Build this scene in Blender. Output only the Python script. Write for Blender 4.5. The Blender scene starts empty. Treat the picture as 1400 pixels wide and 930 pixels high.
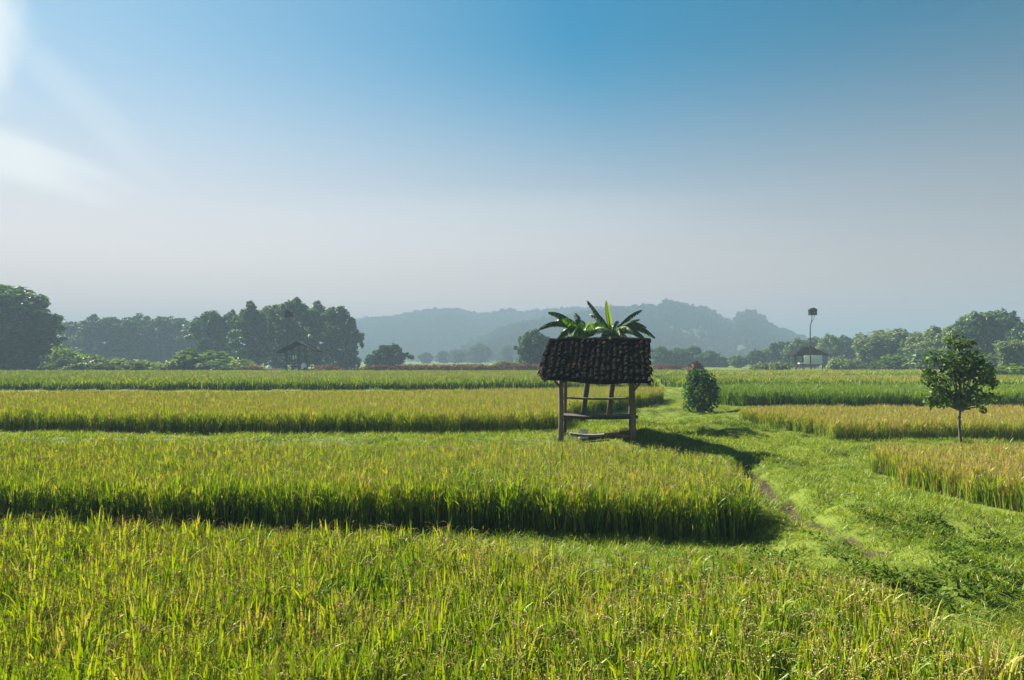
import bpy, math, random
import numpy as np
from mathutils import Vector

random.seed(7)
RNG = np.random.default_rng(11)
R = math.radians
scene = bpy.context.scene
COL = scene.collection

# ------------------------------------------------------------------ camera frame
CAMH, FPX, PITCH = 2.1, 1000.0, R(1.547)
SUN_AZ, SUN_EL = R(-48), R(38)           # azimuth measured from +Y, negative = to the left
HORIZON = 492.0


def ray(px, py):
    u, v = (px - 700) / FPX, -(py - 465) / FPX
    return u, math.cos(PITCH) - v * math.sin(PITCH), math.sin(PITCH) + v * math.cos(PITCH)


def at(px, py, d):
    """point at ground distance d in the direction of a photo pixel"""
    u, y, z = ray(px, py)
    t = d / y
    return Vector((u * t, d, CAMH + z * t))


def on(px, py, z):
    """ground position where a photo pixel meets the level z"""
    u, y, zz = ray(px, py)
    t = (z - CAMH) / zz
    return (u * t, y * t)


# ------------------------------------------------------------------ small tools
def link(o, parent=None):
    COL.objects.link(o)
    if parent is not None:
        o.parent = parent
    return o


def tag(o, label=None, cat=None, group=None, kind=None):
    if label: o['label'] = label
    if cat: o['category'] = cat
    if group: o['group'] = group
    if kind: o['kind'] = kind
    return o


def empty(name, loc, rz=0.0):
    o = bpy.data.objects.new(name, None)
    o.empty_display_size = 0.3
    o.location = loc
    o.rotation_euler = (0, 0, rz)
    return link(o)


def copy_tree(o, parent=None):
    c = o.copy()
    COL.objects.link(c)
    if parent is not None:
        c.parent = parent
    for ch in list(o.children):
        copy_tree(ch, c)
    return c


class MB:
    """collects polygons, then makes one mesh object"""
    def __init__(s):
        s.v, s.f, s.t = [], [], []

    def poly(s, pts, faces, tint=0.5):
        n = len(s.v)
        s.v.extend([tuple(p) for p in pts])
        s.f.extend([tuple(i + n for i in f) for f in faces])
        if hasattr(tint, '__len__'):
            s.t.extend(tint)
        else:
            s.t.extend([tint] * len(pts))

    def box(s, c, size, rot=None, tint=0.5, bevel=0.0):
        hx, hy, hz = size[0] / 2, size[1] / 2, size[2] / 2
        b = min(bevel, hx * .8, hy * .8, hz * .8)
        pts = []
        if b > 0:                       # chamfered box: 24 verts
            for sx in (-1, 1):
                for sy in (-1, 1):
                    for sz in (-1, 1):
                        pts += [(sx * hx, sy * (hy - b), sz * (hz - b)), (sx * (hx - b), sy * hy, sz * (hz - b)),
                                (sx * (hx - b), sy * (hy - b), sz * hz)]
            def I(sx, sy, sz, k): return ((sx > 0) * 4 + (sy > 0) * 2 + (sz > 0)) * 3 + k
            fs = []
            for a in (-1, 1):
                fs.append([I(a, y, z, 0) for y, z in ((-1, -1), (1, -1), (1, 1), (-1, 1))])
                fs.append([I(x, a, z, 1) for x, z in ((-1, -1), (1, -1), (1, 1), (-1, 1))])
                fs.append([I(x, y, a, 2) for x, y in ((-1, -1), (1, -1), (1, 1), (-1, 1))])
            for p in (-1, 1):
                for q in (-1, 1):
                    fs.append([I(-1, p, q, 1), I(1, p, q, 1), I(1, p, q, 2), I(-1, p, q, 2)])
                    fs.append([I(p, -1, q, 0), I(p, 1, q, 0), I(p, 1, q, 2), I(p, -1, q, 2)])
                    fs.append([I(p, q, -1, 0), I(p, q, 1, 0), I(p, q, 1, 1), I(p, q, -1, 1)])
            for x in (-1, 1):
                for y in (-1, 1):
                    for z in (-1, 1):
                        fs.append([I(x, y, z, k) for k in range(3)])
        else:
            pts = [(x * hx, y * hy, z * hz) for x in (-1, 1) for y in (-1, 1) for z in (-1, 1)]
            fs = [(0, 1, 3, 2), (4, 6, 7, 5), (0, 4, 5, 1), (2, 3, 7, 6), (0, 2, 6, 4), (1, 5, 7, 3)]
        c = Vector(c)
        P = []
        for p in pts:
            p = Vector(p)
            if rot is not None:
                p = rot @ p
            P.append(p + c)
        s.poly(P, fs, tint)

    def tube(s, pts, radii, n=7, tint=0.5, cap=True):
        pts = [Vector(p) for p in pts]
        if not hasattr(radii, '__len__'):
            radii = [radii] * len(pts)
        base = len(s.v)
        prev = None
        for i, p in enumerate(pts):
            d = (pts[min(i + 1, len(pts) - 1)] - pts[max(i - 1, 0)]).normalized()
            a = prev if prev is not None else (Vector((1, 0, 0)) if abs(d.x) < .9 else Vector((0, 1, 0)))
            a = (a - d * a.dot(d)).normalized()
            prev = a
            b = d.cross(a)
            for k in range(n):
                th = 2 * math.pi * k / n
                s.v.append(tuple(p + (a * math.cos(th) + b * math.sin(th)) * radii[i]))
                s.t.append(tint)
        for i in range(len(pts) - 1):
            for k in range(n):
                k2 = (k + 1) % n
                s.f.append((base + i * n + k, base + i * n + k2, base + (i + 1) * n + k2, base + (i + 1) * n + k))
        if cap:
            s.f.append(tuple(base + k for k in range(n))[::-1])
            s.f.append(tuple(base + (len(pts) - 1) * n + k for k in range(n)))

    def mesh(s, name, mat, smooth=False):
        return make_mesh(name, np.array(s.v, dtype=np.float32).reshape(-1, 3), s.f, mat, np.array(s.t, dtype=np.float32), smooth)

    def build(s, name, mat, parent=None, smooth=False):
        return link(bpy.data.objects.new(name, s.mesh(name, mat, smooth)), parent)


def make_mesh(name, v, faces, mat, tint=None, smooth=False, extra=None):
    me = bpy.data.meshes.new(name)
    me.from_pydata(v.tolist() if hasattr(v, 'tolist') else v, [], faces if isinstance(faces, list) else faces.tolist())
    if tint is not None:
        a = me.attributes.new('tint', 'FLOAT', 'POINT')
        a.data.foreach_set('value', np.asarray(tint, dtype=np.float32))
    for k, arr in (extra or {}).items():
        a = me.attributes.new(k, 'FLOAT', 'POINT')
        a.data.foreach_set('value', np.asarray(arr, dtype=np.float32))
    if smooth and len(me.polygons):
        me.polygons.foreach_set('use_smooth', np.ones(len(me.polygons), dtype=bool))
    if mat:
        me.materials.append(mat)
    me.update()
    return me


# ------------------------------------------------------------------ numpy value noise
def _hash(ix, iy, seed):
    n = (ix.astype(np.int64) * 374761393 + iy.astype(np.int64) * 668265263 + seed * 982451653) & 0x7fffffff
    n = ((n ^ (n >> 13)) * 1274126177) & 0x7fffffff
    return ((n ^ (n >> 16)) & 0xffff) / 65535.0


def vnoise(x, y, seed=0):
    ix, iy = np.floor(x), np.floor(y)
    fx, fy = x - ix, y - iy
    fx, fy = fx * fx * (3 - 2 * fx), fy * fy * (3 - 2 * fy)
    a, b = _hash(ix, iy, seed), _hash(ix + 1, iy, seed)
    c, d = _hash(ix, iy + 1, seed), _hash(ix + 1, iy + 1, seed)
    return (a * (1 - fx) + b * fx) * (1 - fy) + (c * (1 - fx) + d * fx) * fy


def fbm(x, y, oct=4, seed=0):
    s, a, t = 0, .5, 0
    for o in range(oct):
        s = s + a * vnoise(x * 2 ** o, y * 2 ** o, seed + o)
        t += a
        a *= .5
    return s / t


def smooth01(a, b, x):
    t = np.clip((x - a) / (b - a), 0, 1)
    return t * t * (3 - 2 * t)


def inside(poly, x, y):
    r = np.zeros(x.shape, dtype=bool)
    n = len(poly)
    for i in range(n):
        x0, y0 = poly[i]
        x1, y1 = poly[(i + 1) % n]
        if y0 == y1:
            continue
        c = ((y0 > y) != (y1 > y)) & (x < (x1 - x0) * (y - y0) / (y1 - y0) + x0)
        r ^= c
    return r


def dist_line(pts, x, y, closed=False):
    d = np.full(x.shape, 1e9)
    n = len(pts)
    for i in range(n if closed else n - 1):
        (x0, y0), (x1, y1) = pts[i], pts[(i + 1) % n]
        dx, dy = x1 - x0, y1 - y0
        t = np.clip(((x - x0) * dx + (y - y0) * dy) / (dx * dx + dy * dy + 1e-9), 0, 1)
        d = np.minimum(d, np.hypot(x - x0 - t * dx, y - y0 - t * dy))
    return d


# ------------------------------------------------------------------ materials
def nodes_of(name):
    m = bpy.data.materials.new(name)
    m.use_nodes = True
    nt = m.node_tree
    nt.nodes.clear()
    out = nt.nodes.new('ShaderNodeOutputMaterial')
    return m, nt, out


def N(nt, t, **kw):
    n = nt.nodes.new(t)
    for k, v in kw.items():
        if k.startswith('in_'):
            key = k[3:]
            n.inputs[int(key) if key.isdigit() else key.replace('_', ' ')].default_value = v
        else:
            setattr(n, k, v)
    return n


def math_node(nt, op, a, b=None, c=None):
    n = nt.nodes.new('ShaderNodeMath')
    n.operation = op
    for i, s in enumerate((a, b, c)):
        if s is None:
            continue
        if isinstance(s, (int, float)):
            n.inputs[i].default_value = s
        else:
            nt.links.new(s, n.inputs[i])
    return n.outputs[0]


def ramp(nt, fac, stops):
    r = nt.nodes.new('ShaderNodeValToRGB')
    e = r.color_ramp.elements
    while len(e) < len(stops):
        e.new(0.5)
    for el, (p, c) in zip(e, stops):
        el.position = p
        el.color = (*c, 1)
    nt.links.new(fac, r.inputs[0])
    return r.outputs[0]


def leaf_material(name, stops, trans=0.45, bias=0.0, loc_scale=0.0, loc_amt=0.0, rnd_amt=0.15, gloss=0.02, tint_amt=1.0, rough=.45):
    """thin leaves: diffuse + light through the blade + a slight sheen; colour runs along the tint of each blade"""
    m, nt, out = nodes_of(name)
    at_ = N(nt, 'ShaderNodeAttribute', attribute_name='tint')
    info = N(nt, 'ShaderNodeObjectInfo')
    v = math_node(nt, 'MULTIPLY_ADD', at_.outputs['Fac'], tint_amt, bias)
    v = math_node(nt, 'MULTIPLY_ADD', math_node(nt, 'SUBTRACT', info.outputs['Random'], .5), rnd_amt, v)
    if loc_amt:
        for sc, am in ((loc_scale, loc_amt), (loc_scale * 4.3, loc_amt * .6)):
            nz = N(nt, 'ShaderNodeTexNoise', in_Scale=sc, in_Detail=2.0)
            nt.links.new(info.outputs['Location'], nz.inputs['Vector'])
            v = math_node(nt, 'MULTIPLY_ADD', math_node(nt, 'SUBTRACT', nz.outputs['Fac'], .5), am, v)
    col = ramp(nt, v, stops)
    dif = N(nt, 'ShaderNodeBsdfDiffuse')
    tr = N(nt, 'ShaderNodeBsdfTranslucent')
    gl = N(nt, 'ShaderNodeBsdfGlossy')
    gl.inputs['Roughness'].default_value = rough
    gl.inputs['Color'].default_value = (.8, .85, .8, 1)
    hs = N(nt, 'ShaderNodeHueSaturation', in_Hue=.492, in_Saturation=1.1, in_Value=1.15)
    nt.links.new(col, hs.inputs['Color'])
    nt.links.new(col, dif.inputs['Color'])
    nt.links.new(hs.outputs[0], tr.inputs['Color'])
    mx = N(nt, 'ShaderNodeMixShader', in_0=trans)
    nt.links.new(dif.outputs[0], mx.inputs[1])
    nt.links.new(tr.outputs[0], mx.inputs[2])
    mx2 = N(nt, 'ShaderNodeMixShader', in_0=gloss)
    nt.links.new(mx.outputs[0], mx2.inputs[1])
    nt.links.new(gl.outputs[0], mx2.inputs[2])
    nt.links.new(mx2.outputs[0], out.inputs['Surface'])
    return m


def solid_material(name, stops, scale=4.0, rough=.85, stretch=(1, 1, 1), bump=.3, detail=6.0, tint_amt=0.0, spec=.25):
    m, nt, out = nodes_of(name)
    tc = N(nt, 'ShaderNodeTexCoord')
    mp = N(nt, 'ShaderNodeMapping')
    mp.inputs['Scale'].default_value = stretch
    nt.links.new(tc.outputs['Object'], mp.inputs['Vector'])
    nz = N(nt, 'ShaderNodeTexNoise', in_Scale=scale, in_Detail=detail, in_Roughness=.65)
    nt.links.new(mp.outputs[0], nz.inputs['Vector'])
    v = nz.outputs['Fac']
    if tint_amt:
        a = N(nt, 'ShaderNodeAttribute', attribute_name='tint')
        v = math_node(nt, 'MULTIPLY_ADD', math_node(nt, 'SUBTRACT', a.outputs['Fac'], .5), tint_amt, v)
    col = ramp(nt, v, stops)
    bs = N(nt, 'ShaderNodeBsdfPrincipled')
    bs.inputs['Roughness'].default_value = rough
    bs.inputs['Specular IOR Level'].default_value = spec
    nt.links.new(col, bs.inputs['Base Color'])
    if bump:
        bp = N(nt, 'ShaderNodeBump', in_Strength=bump, in_Distance=.02)
        nt.links.new(nz.outputs['Fac'], bp.inputs['Height'])
        nt.links.new(bp.outputs[0], bs.inputs['Normal'])
    nt.links.new(bs.outputs[0], out.inputs['Surface'])
    return m


RICE_STOPS = [(0.0, (.0238, .0723, .0077)), (.28, (.0979, .1957, .0128)), (.52, (.2298, .3021, .0255)), (.74, (.3404, .3149, .0575)), (1.0, (.3064, .2042, .0957))]
M = {}
M['rice_mixed'] = leaf_material('rice_mixed', RICE_STOPS, trans=.36, bias=-.03, loc_scale=.55, loc_amt=.40, rnd_amt=.22)
M['rice_yellow'] = leaf_material('rice_yellow', RICE_STOPS, trans=.36, bias=.05, loc_scale=.35, loc_amt=.40, rnd_amt=.2)
M['rice_gold'] = leaf_material('rice_gold', RICE_STOPS, trans=.36, bias=.16, loc_scale=.4, loc_amt=.35, rnd_amt=.2)
M['rice_green'] = leaf_material('rice_green', RICE_STOPS, trans=.36, tint_amt=.45, bias=.06, loc_scale=.15, loc_amt=.25, rnd_amt=.12)
M['rice_far'] = leaf_material('rice_far', RICE_STOPS, trans=.36, bias=-.08, loc_scale=.12, loc_amt=.35, rnd_amt=.15)
M['rice_dull'] = leaf_material('rice_dull', RICE_STOPS, trans=.36, bias=-.06, loc_scale=.06, loc_amt=.6, rnd_amt=.2)
M['grass'] = leaf_material('grass', [(0, (.045, .090, .005)), (.45, (.13, .21, .009)), (.8, (.22, .26, .018)), (1, (.25, .19, .05))],
                           loc_scale=.8, loc_amt=.7, rnd_amt=.3, trans=.4)
M['weed'] = leaf_material('weed', [(0, (.025, .060, .008)), (.6, (.070, .13, .012)), (1, (.12, .16, .03))], loc_scale=.5, loc_amt=.5, rnd_amt=.3, trans=.35, gloss=.004)
M['tree'] = leaf_material('tree', [(0, (.0157, .0448, .0134)), (.5, (.0403, .0952, .0202)), (1, (.1064, .1680, .0336))], rnd_amt=.35, trans=.3)
M['tree_olive'] = leaf_material('tree_olive', [(0, (.0390, .0728, .0182)), (.5, (.0975, .1560, .0338)), (1, (.1950, .2600, .0650))], rnd_amt=.3, trans=.3)
M['bamboo'] = leaf_material('bamboo', [(0, (.0575, .0978, .0287)), (.5, (.1207, .1725, .0460)), (1, (.2070, .2530, .0805))], rnd_amt=.2, trans=.4)
M['young_tree'] = leaf_material('young_tree', [(0, (.0216, .0540, .0130)), (.5, (.0486, .1026, .0194)), (1, (.1296, .1944, .0378))], rnd_amt=.1, trans=.32, gloss=.015, rough=.5)
M['bush'] = leaf_material('bush', [(0, (.0173, .0528, .0134)), (.5, (.0336, .0912, .0192)), (1, (.0672, .1440, .0288))], rnd_amt=.1, trans=.3, gloss=.012, rough=.5)
M['lime'] = leaf_material('lime', [(0, (.0385, .0825, .0055)), (.5, (.0880, .1595, .0077)), (1, (.1375, .1980, .0110))], rnd_amt=.3, trans=.45)
M['dry'] = leaf_material('dry', [(0, (.045, .022, .014)), (.5, (.11, .050, .030)), (1, (.17, .085, .05))], rnd_amt=.5, trans=.15, gloss=.01)
M['banana'] = leaf_material('banana', [(0, (.0144, .0360, .0096)), (.4, (.0320, .0880, .0112)), (.7, (.0800, .1920, .0112)), (1, (.1920, .2880, .0160))], rnd_amt=.0, trans=.42, gloss=.03, rough=.4)
M['banana_dry'] = solid_material('banana_dry', [(.3, (.10, .07, .04)), (.7, (.3, .23, .14))], scale=3, bump=.2)
M['banana_stem'] = solid_material('banana_stem', [(.3, (.018, .016, .010)), (.5, (.045, .045, .018)), (.7, (.10, .07, .035))], scale=3, stretch=(3, 3, .6))
M['bark'] = solid_material('bark', [(.3, (.04, .032, .024)), (.7, (.13, .105, .08))], scale=5, stretch=(2, 2, .4))
M['post'] = solid_material('post', [(.3, (.0620, .0473, .0338)), (.55, (.1462, .1125, .0843)), (.75, (.2475, .2025, .1575))], scale=7, stretch=(3, 3, .25), bump=.5)
M['plank'] = solid_material('plank', [(.3, (.0900, .0750, .0638)), (.55, (.1800, .1613, .1425)), (.75, (.2700, .2475, .2250))], scale=6, stretch=(.25, 3, 3), bump=.4)
M['roof'] = solid_material('roof', [(.30, (.0019, .0016, .0016)), (.52, (.0043, .0031, .0028)), (.70, (.0124, .0084, .0068)), (.84, (.0371, .0278, .0217))], scale=3.2, rough=1.0, bump=.5, tint_amt=.35, spec=.03)
M['dark_roof'] = solid_material('dark_roof', [(.3, (.0048, .0048, .0048)), (.7, (.0180, .0168, .0160))], scale=2, spec=.03, rough=1.0)
M['white'] = solid_material('white', [(.3, (.50, .49, .46)), (.7, (.80, .79, .77))], scale=4, bump=.1, rough=.7)
M['white_blue'] = solid_material('white_blue', [(.3, (.42, .47, .52)), (.7, (.62, .66, .70))], scale=2, bump=.1, rough=.7)
M['white_cloth'] = leaf_material('white_cloth', [(0, (.86, .86, .85)), (1, (.90, .90, .89))], trans=.08, gloss=.01)
M['white_cloth_shade'] = leaf_material('white_cloth_shade', [(0, (.62, .68, .76)), (1, (.72, .78, .86))], trans=.08, gloss=.01)  # white wall on its shaded side, the bluish shade put into the colour
M['brick'] = solid_material('brick', [(.3, (.24, .09, .04)), (.7, (.40, .17, .09))], scale=9, bump=.3)
M['dark_wood'] = solid_material('dark_wood', [(.3, (.02, .017, .014)), (.7, (.07, .06, .05))], scale=6, stretch=(2, 2, .4))
M['soil'] = solid_material('soil', [(.3, (.05, .035, .022)), (.7, (.13, .09, .055))], scale=6)

# ------------------------------------------------------------------ paddies (plan outlines in metres)
P_FRONT = [(-9, 2.2), (-12, 8.4), (-5.3, 7.5), (-3.2, 7.2), (-1.6, 6.9), (0, 6.55), (1.2, 6.25), (2.15, 6.05), (2.5, 5.6), (2.75, 4.95), (2.85, 4.4), (2.85, 3.9), (2.9, 2.2)]
P_SECOND = [(-22, 10.3), (-6, 9.7), (-3, 9.5), (0, 9.3), (2.0, 9.0), (2.7, 8.95), (3.0, 9.5), (3.18, 10.5), (3.05, 11.8), (2.8, 12.8), (2.2, 13.4), (0, 13.6), (-5, 13.9), (-23, 14.3)]
P_THIRD = [(-45, 20.2), (-18, 19.8), (-8, 19.3), (-3, 19.1), (0, 19.0), (.8, 19.3), (1.1, 20.2), (1.5, 22), (1.9, 24), (3.0, 27), (5.0, 30), (6.4, 32.5), (7.4, 36), (5, 36), (-5, 31), (-20, 30.5), (-46, 31)]
P_FOURTH = [(-80, 46), (-30, 45), (-5, 45), (6, 45.5), (9.2, 46.5), (9.8, 55), (10.2, 72), (-20, 72), (-85, 73)]
P_FIFTH = [(-120, 77), (10, 77), (11, 89), (-130, 90)]
P_GREEN = [(8.9, 32), (9.6, 30.9), (14, 30.2), (24, 29.8), (42, 29.6), (44, 37), (12.5, 37), (10.2, 36.4), (9.1, 34)]
P_GOLD = [(7.45, 24.0), (7.6, 22.8), (8.1, 21.0), (8.7, 19.3), (10.5, 19.0), (16, 18.8), (28, 18.8), (29, 24.3), (9.5, 24.4), (8.2, 24.4)]
P_NEAR_GOLD = [(6.75, 13.9), (6.6, 12.6), (6.65, 11.2), (7.0, 10.0), (7.3, 8.6), (14, 8.5), (16, 13.9), (9, 14.1), (7.2, 14.3)]
P_STRIP = [(11, 47), (30, 46.5), (70, 47), (72, 57), (11.5, 56.5)]
P_STRIP2 = [(11.5, 70), (40, 69), (100, 70), (105, 84), (12, 84)]
PADDIES = [P_FRONT, P_SECOND, P_THIRD, P_FOURTH, P_FIFTH, P_GREEN, P_GOLD, P_NEAR_GOLD, P_STRIP, P_STRIP2]

TRAIL = [on(1012, 628, 0.05), on(1040, 648, 0.02), on(1085, 688, -.02), on(1120, 712, -.02), on(1150, 735, -.04), on(1190, 757, -.05), on(1215, 772, -.05)]
HUT = Vector((2.0, 17.9))


def paddy_mask(x, y, grow=0.0):
    m = np.zeros(x.shape, dtype=bool)
    for p in PADDIES:
        m |= inside(p, x, y)
    return m


def ground_z(x, y):
    x, y = np.asarray(x, float), np.asarray(y, float)
    left = np.interp(y, [0, 6.5, 8.0, 8.8, 13.6, 15.5, 18, 19.5, 30, 46, 110, 300, 1600], [-.15, -.15, -.06, -.10, -.10, .10, .17, .15, .15, .2, .35, .5, .6])
    right = np.interp(y, [0, 6, 14, 20, 29, 46, 110, 300, 1600], [-.10, -.06, -.02, .0, .13, .2, .35, .5, .6])
    t = smooth01(2.6, 5.2, x)
    z = left * (1 - t) + right * t
    pm = paddy_mask(x, y).astype(float)
    lump = (fbm(x * .55, y * .55, 3, 3) - .5) * .42 + (fbm(x * 2.1, y * 2.1, 3, 9) - .5) * .22
    near = 1 - smooth01(45, 70, y)
    dp = np.full(x.shape, 1e9)
    for p in (P_FRONT, P_SECOND, P_THIRD, P_GOLD, P_NEAR_GOLD, P_GREEN):
        dp = np.minimum(dp, dist_line(p, x, y, True))
    z = z + lump * near * (1 - pm) * smooth01(1, 4, y) * (.15 + .85 * smooth01(.1, 1.3, dp)) * (.4 + .6 * smooth01(2.0, 3.5, x))
    z = z + .14 * np.exp(-(((x - HUT.x) / 2.0) ** 2 + ((y - HUT.y) / 1.3) ** 2)) * (1 - pm)
    # bunds between the far paddies
    z = z + .12 * (np.exp(-((y - 42) / .8) ** 2) * (x < 9) + np.exp(-((y - 17.2) / .5) ** 2) * (x < 1.0) * .8) * (1 - pm)
    z = z + .04 * np.exp(-((y - 47) / .8) ** 2) * (x > 10.5)
    d = dist_line(TRAIL, x, y)
    z = z - .22 * np.exp(-(d / .24) ** 2) + .08 * np.exp(-((d - .65) / .3) ** 2)
    return z


def gz(x, y):
    return float(ground_z(np.array([x]), np.array([y]))[0])


def pts_at(x, y):
    return Vector((x, y, gz(x, y)))


# ------------------------------------------------------------------ the ground
def build_ground():
    xs = np.unique(np.concatenate([np.linspace(-1480, -60, 40), np.linspace(-60, -12, 60), np.linspace(-12, -2, 60), np.linspace(-2, 14, 170), np.linspace(14, 60, 70), np.linspace(60, 1480, 40)]))
    ys = np.unique(np.concatenate([np.linspace(-300, -3, 12), np.linspace(-3, 3, 12), np.linspace(3, 22, 200), np.linspace(22, 50, 140), np.linspace(50, 120, 80), np.linspace(120, 1480, 50)]))
    X, Y = np.meshgrid(xs, ys)
    Z = ground_z(X, Y)
    v = np.stack([X.ravel(), Y.ravel(), Z.ravel()], 1)
    nx, ny = len(xs), len(ys)
    i = np.arange(nx - 1)[None, :] + nx * np.arange(ny - 1)[:, None]
    f = np.stack([i, i + 1, i + nx + 1, i + nx], -1).reshape(-1, 4)
    d = dist_line(TRAIL, X.ravel(), Y.ravel())
    bare = np.exp(-(d / .21) ** 2) * (.6 + .7 * vnoise(X.ravel() * 1.5, Y.ravel() * 1.5, 5))
    bare += .9 * np.exp(-(((X.ravel() - HUT.x) / 1.0) ** 2 + ((Y.ravel() - HUT.y) / .8) ** 2))
    bare += .5 * smooth01(.70, .80, fbm(X.ravel() * 1.1, Y.ravel() * 1.1, 3, 55)) * (Y.ravel() < 30)
    bare = np.clip(bare, 0, 1)
    m, nt, out = nodes_of('ground')
    geo = N(nt, 'ShaderNodeNewGeometry')
    n1 = N(nt, 'ShaderNodeTexNoise', in_Scale=.9, in_Detail=6.0)
    n2 = N(nt, 'ShaderNodeTexNoise', in_Scale=14.0, in_Detail=6.0, in_Roughness=.7)
    for n in (n1, n2):
        nt.links.new(geo.outputs['Position'], n.inputs['Vector'])
    mixv = math_node(nt, 'MULTIPLY_ADD', n2.outputs['Fac'], .5, math_node(nt, 'MULTIPLY', n1.outputs['Fac'], .5))
    grass = ramp(nt, mixv, [(.32, (.040, .060, .010)), (.5, (.085, .125, .014)), (.66, (.14, .16, .026))])
    soil = ramp(nt, n2.outputs['Fac'], [(.3, (.018, .015, .009)), (.55, (.042, .032, .020)), (.75, (.09, .07, .045))])
    a = N(nt, 'ShaderNodeAttribute', attribute_name='bare')
    fac = math_node(nt, 'SMOOTHSTEP' if False else 'MULTIPLY', a.outputs['Fac'], 1.0)
    fac = math_node(nt, 'ADD', fac, math_node(nt, 'MULTIPLY', math_node(nt, 'SUBTRACT', n2.outputs['Fac'], .5), .7))
    fr = N(nt, 'ShaderNodeMapRange', in_1=.35, in_2=.55)
    nt.links.new(fac, fr.inputs[0])
    mx = N(nt, 'ShaderNodeMix', data_type='RGBA')
    nt.links.new(fr.outputs[0], mx.inputs[0])
    nt.links.new(grass, mx.inputs[6])
    nt.links.new(soil, mx.inputs[7])
    bs = N(nt, 'ShaderNodeBsdfPrincipled')
    bs.inputs['Roughness'].default_value = .95
    bs.inputs['Specular IOR Level'].default_value = .1
    nt.links.new(mx.outputs[2], bs.inputs['Base Color'])
    bp = N(nt, 'ShaderNodeBump', in_Strength=.6, in_Distance=.05)
    nt.links.new(n2.outputs['Fac'], bp.inputs['Height'])
    nt.links.new(bp.outputs[0], bs.inputs['Normal'])
    nt.links.new(bs.outputs[0], out.inputs['Surface'])
    me = make_mesh('ground', v, f, m, None, True, {'bare': bare})
    o = link(bpy.data.objects.new('ground', me))
    tag(o, 'green grassy ground with a narrow bare trail between the paddies', 'ground', kind='structure')


build_ground()


# ------------------------------------------------------------------ plant prototypes (scattered with geometry nodes)
def blade(mb, base, az, lean, curl, length, width, segs, tint, twist=0.0):
    p = Vector(base)
    th = lean
    s = Vector((-math.sin(az + twist), math.cos(az + twist), 0))
    pts, tt = [], []
    for i in range(segs + 1):
        t = i / segs
        w = width * (1 - t ** 2.2) * (.55 + .45 * min(1, t * 4)) * .5
        if i < segs:
            pts += [p - s * w, p + s * w]
        else:
            pts += [p]
        th = lean + curl * t * t
        p = p + Vector((math.cos(az) * math.sin(th), math.sin(az) * math.sin(th), math.cos(th))) * (length / segs)
    fs = [(2 * i, 2 * i + 1, 2 * i + 3, 2 * i + 2) for i in range(segs - 1)] + [(2 * segs - 2, 2 * segs - 1, 2 * segs)]
    n = len(pts)
    mb.poly(pts, fs, [tint + .10 * (k / n) for k in range(n)])


def panicle(mb, base, az, length, size, tint, grains):
    p = Vector(base)
    th = R(random.uniform(8, 30))
    end = R(random.uniform(85, 150))
    for i in range(grains):
        t = i / grains
        th2 = th + (end - th) * t
        d = Vector((math.cos(az) * math.sin(th2), math.sin(az) * math.sin(th2), math.cos(th2)))
        p = p + d * (length / grains)
        a = random.uniform(0, 6.28)
        q = Vector((math.cos(a), math.sin(a), random.uniform(-.3, .3))).normalized()
        c = p + q * size * .6
        g = size * random.uniform(.7, 1.3)
        dd = (d * .8 + q * .5).normalized()
        s1 = dd.cross(Vector((0, 0, 1)) if abs(dd.z) < .9 else Vector((1, 0, 0))).normalized()
        s2 = dd.cross(s1)
        mb.poly([c - dd * g, c + s1 * g * .45, c + s2 * g * .45, c - s1 * g * .45, c - s2 * g * .45, c + dd * g],
                [(0, 2, 1), (0, 3, 2), (0, 4, 3), (0, 1, 4), (5, 1, 2), (5, 2, 3), (5, 3, 4), (5, 4, 1)], tint + random.uniform(-.08, .08))


def rice_clump(lod):
    """one hill of rice about 0.75 m tall: upright stalks, stiff flag leaves, nodding ears"""
    mb = MB()
    ns, nb, segs, w, npn, grains, rad = {0: (26, 46, 4, .0108, 9, 15, .08), 1: (20, 32, 3, .015, 9, 8, .11), 2: (30, 22, 2, .030, 8, 4, .20)}[lod]
    k = random.uniform(.92, 1.06)
    for i in range(ns):                 # stalks and old lower leaves, tinted darker to deepen the shaded paddy fronts
        az, rr = random.uniform(0, 6.28), rad * 1.2 * math.sqrt(random.random())
        a0 = random.uniform(0, 6.28)
        blade(mb, (rr * math.cos(a0), rr * math.sin(a0), -.03), az, R(random.uniform(1, 14)), R(random.uniform(0, 22)), random.uniform(.34, .60) * k, w * random.uniform(1.2, 1.9), segs, random.choice([-.02, .05, .12, .25, .7]) + random.uniform(-.05, .05), random.uniform(-.8, .8))
    for i in range(nb):                 # leaves
        a0, rr = random.uniform(0, 6.28), rad * 1.25 * math.sqrt(random.random())
        az = a0 + random.uniform(-1.2, 1.2)
        z = random.uniform(.28, .54) * k
        L = random.uniform(.12, .22) * k
        up = random.random()
        lean = R(random.uniform(2, 18)) if up < .78 else R(random.uniform(20, 45))
        curl = R(random.uniform(0, 16)) if up < .78 else R(random.uniform(35, 95))
        tint = random.choice([.22, .3, .38, .44, .5, .56]) + random.uniform(-.06, .06)
        if random.random() < .05:
            tint = random.uniform(.70, .9)
        blade(mb, (rr * math.cos(a0), rr * math.sin(a0), z), az, lean, curl, L, w * random.uniform(1.0, 1.6), segs, tint, random.uniform(-1, 1))
    for i in range(npn):
        a0, rr = random.uniform(0, 6.28), rad * 1.4 * math.sqrt(random.random())
        panicle(mb, (rr * math.cos(a0), rr * math.sin(a0), random.uniform(.50, .64) * k), random.uniform(0, 6.28), random.uniform(.10, .17), {0: .0065, 1: .010, 2: .018}[lod], random.uniform(.66, .98), grains)
    return mb


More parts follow.
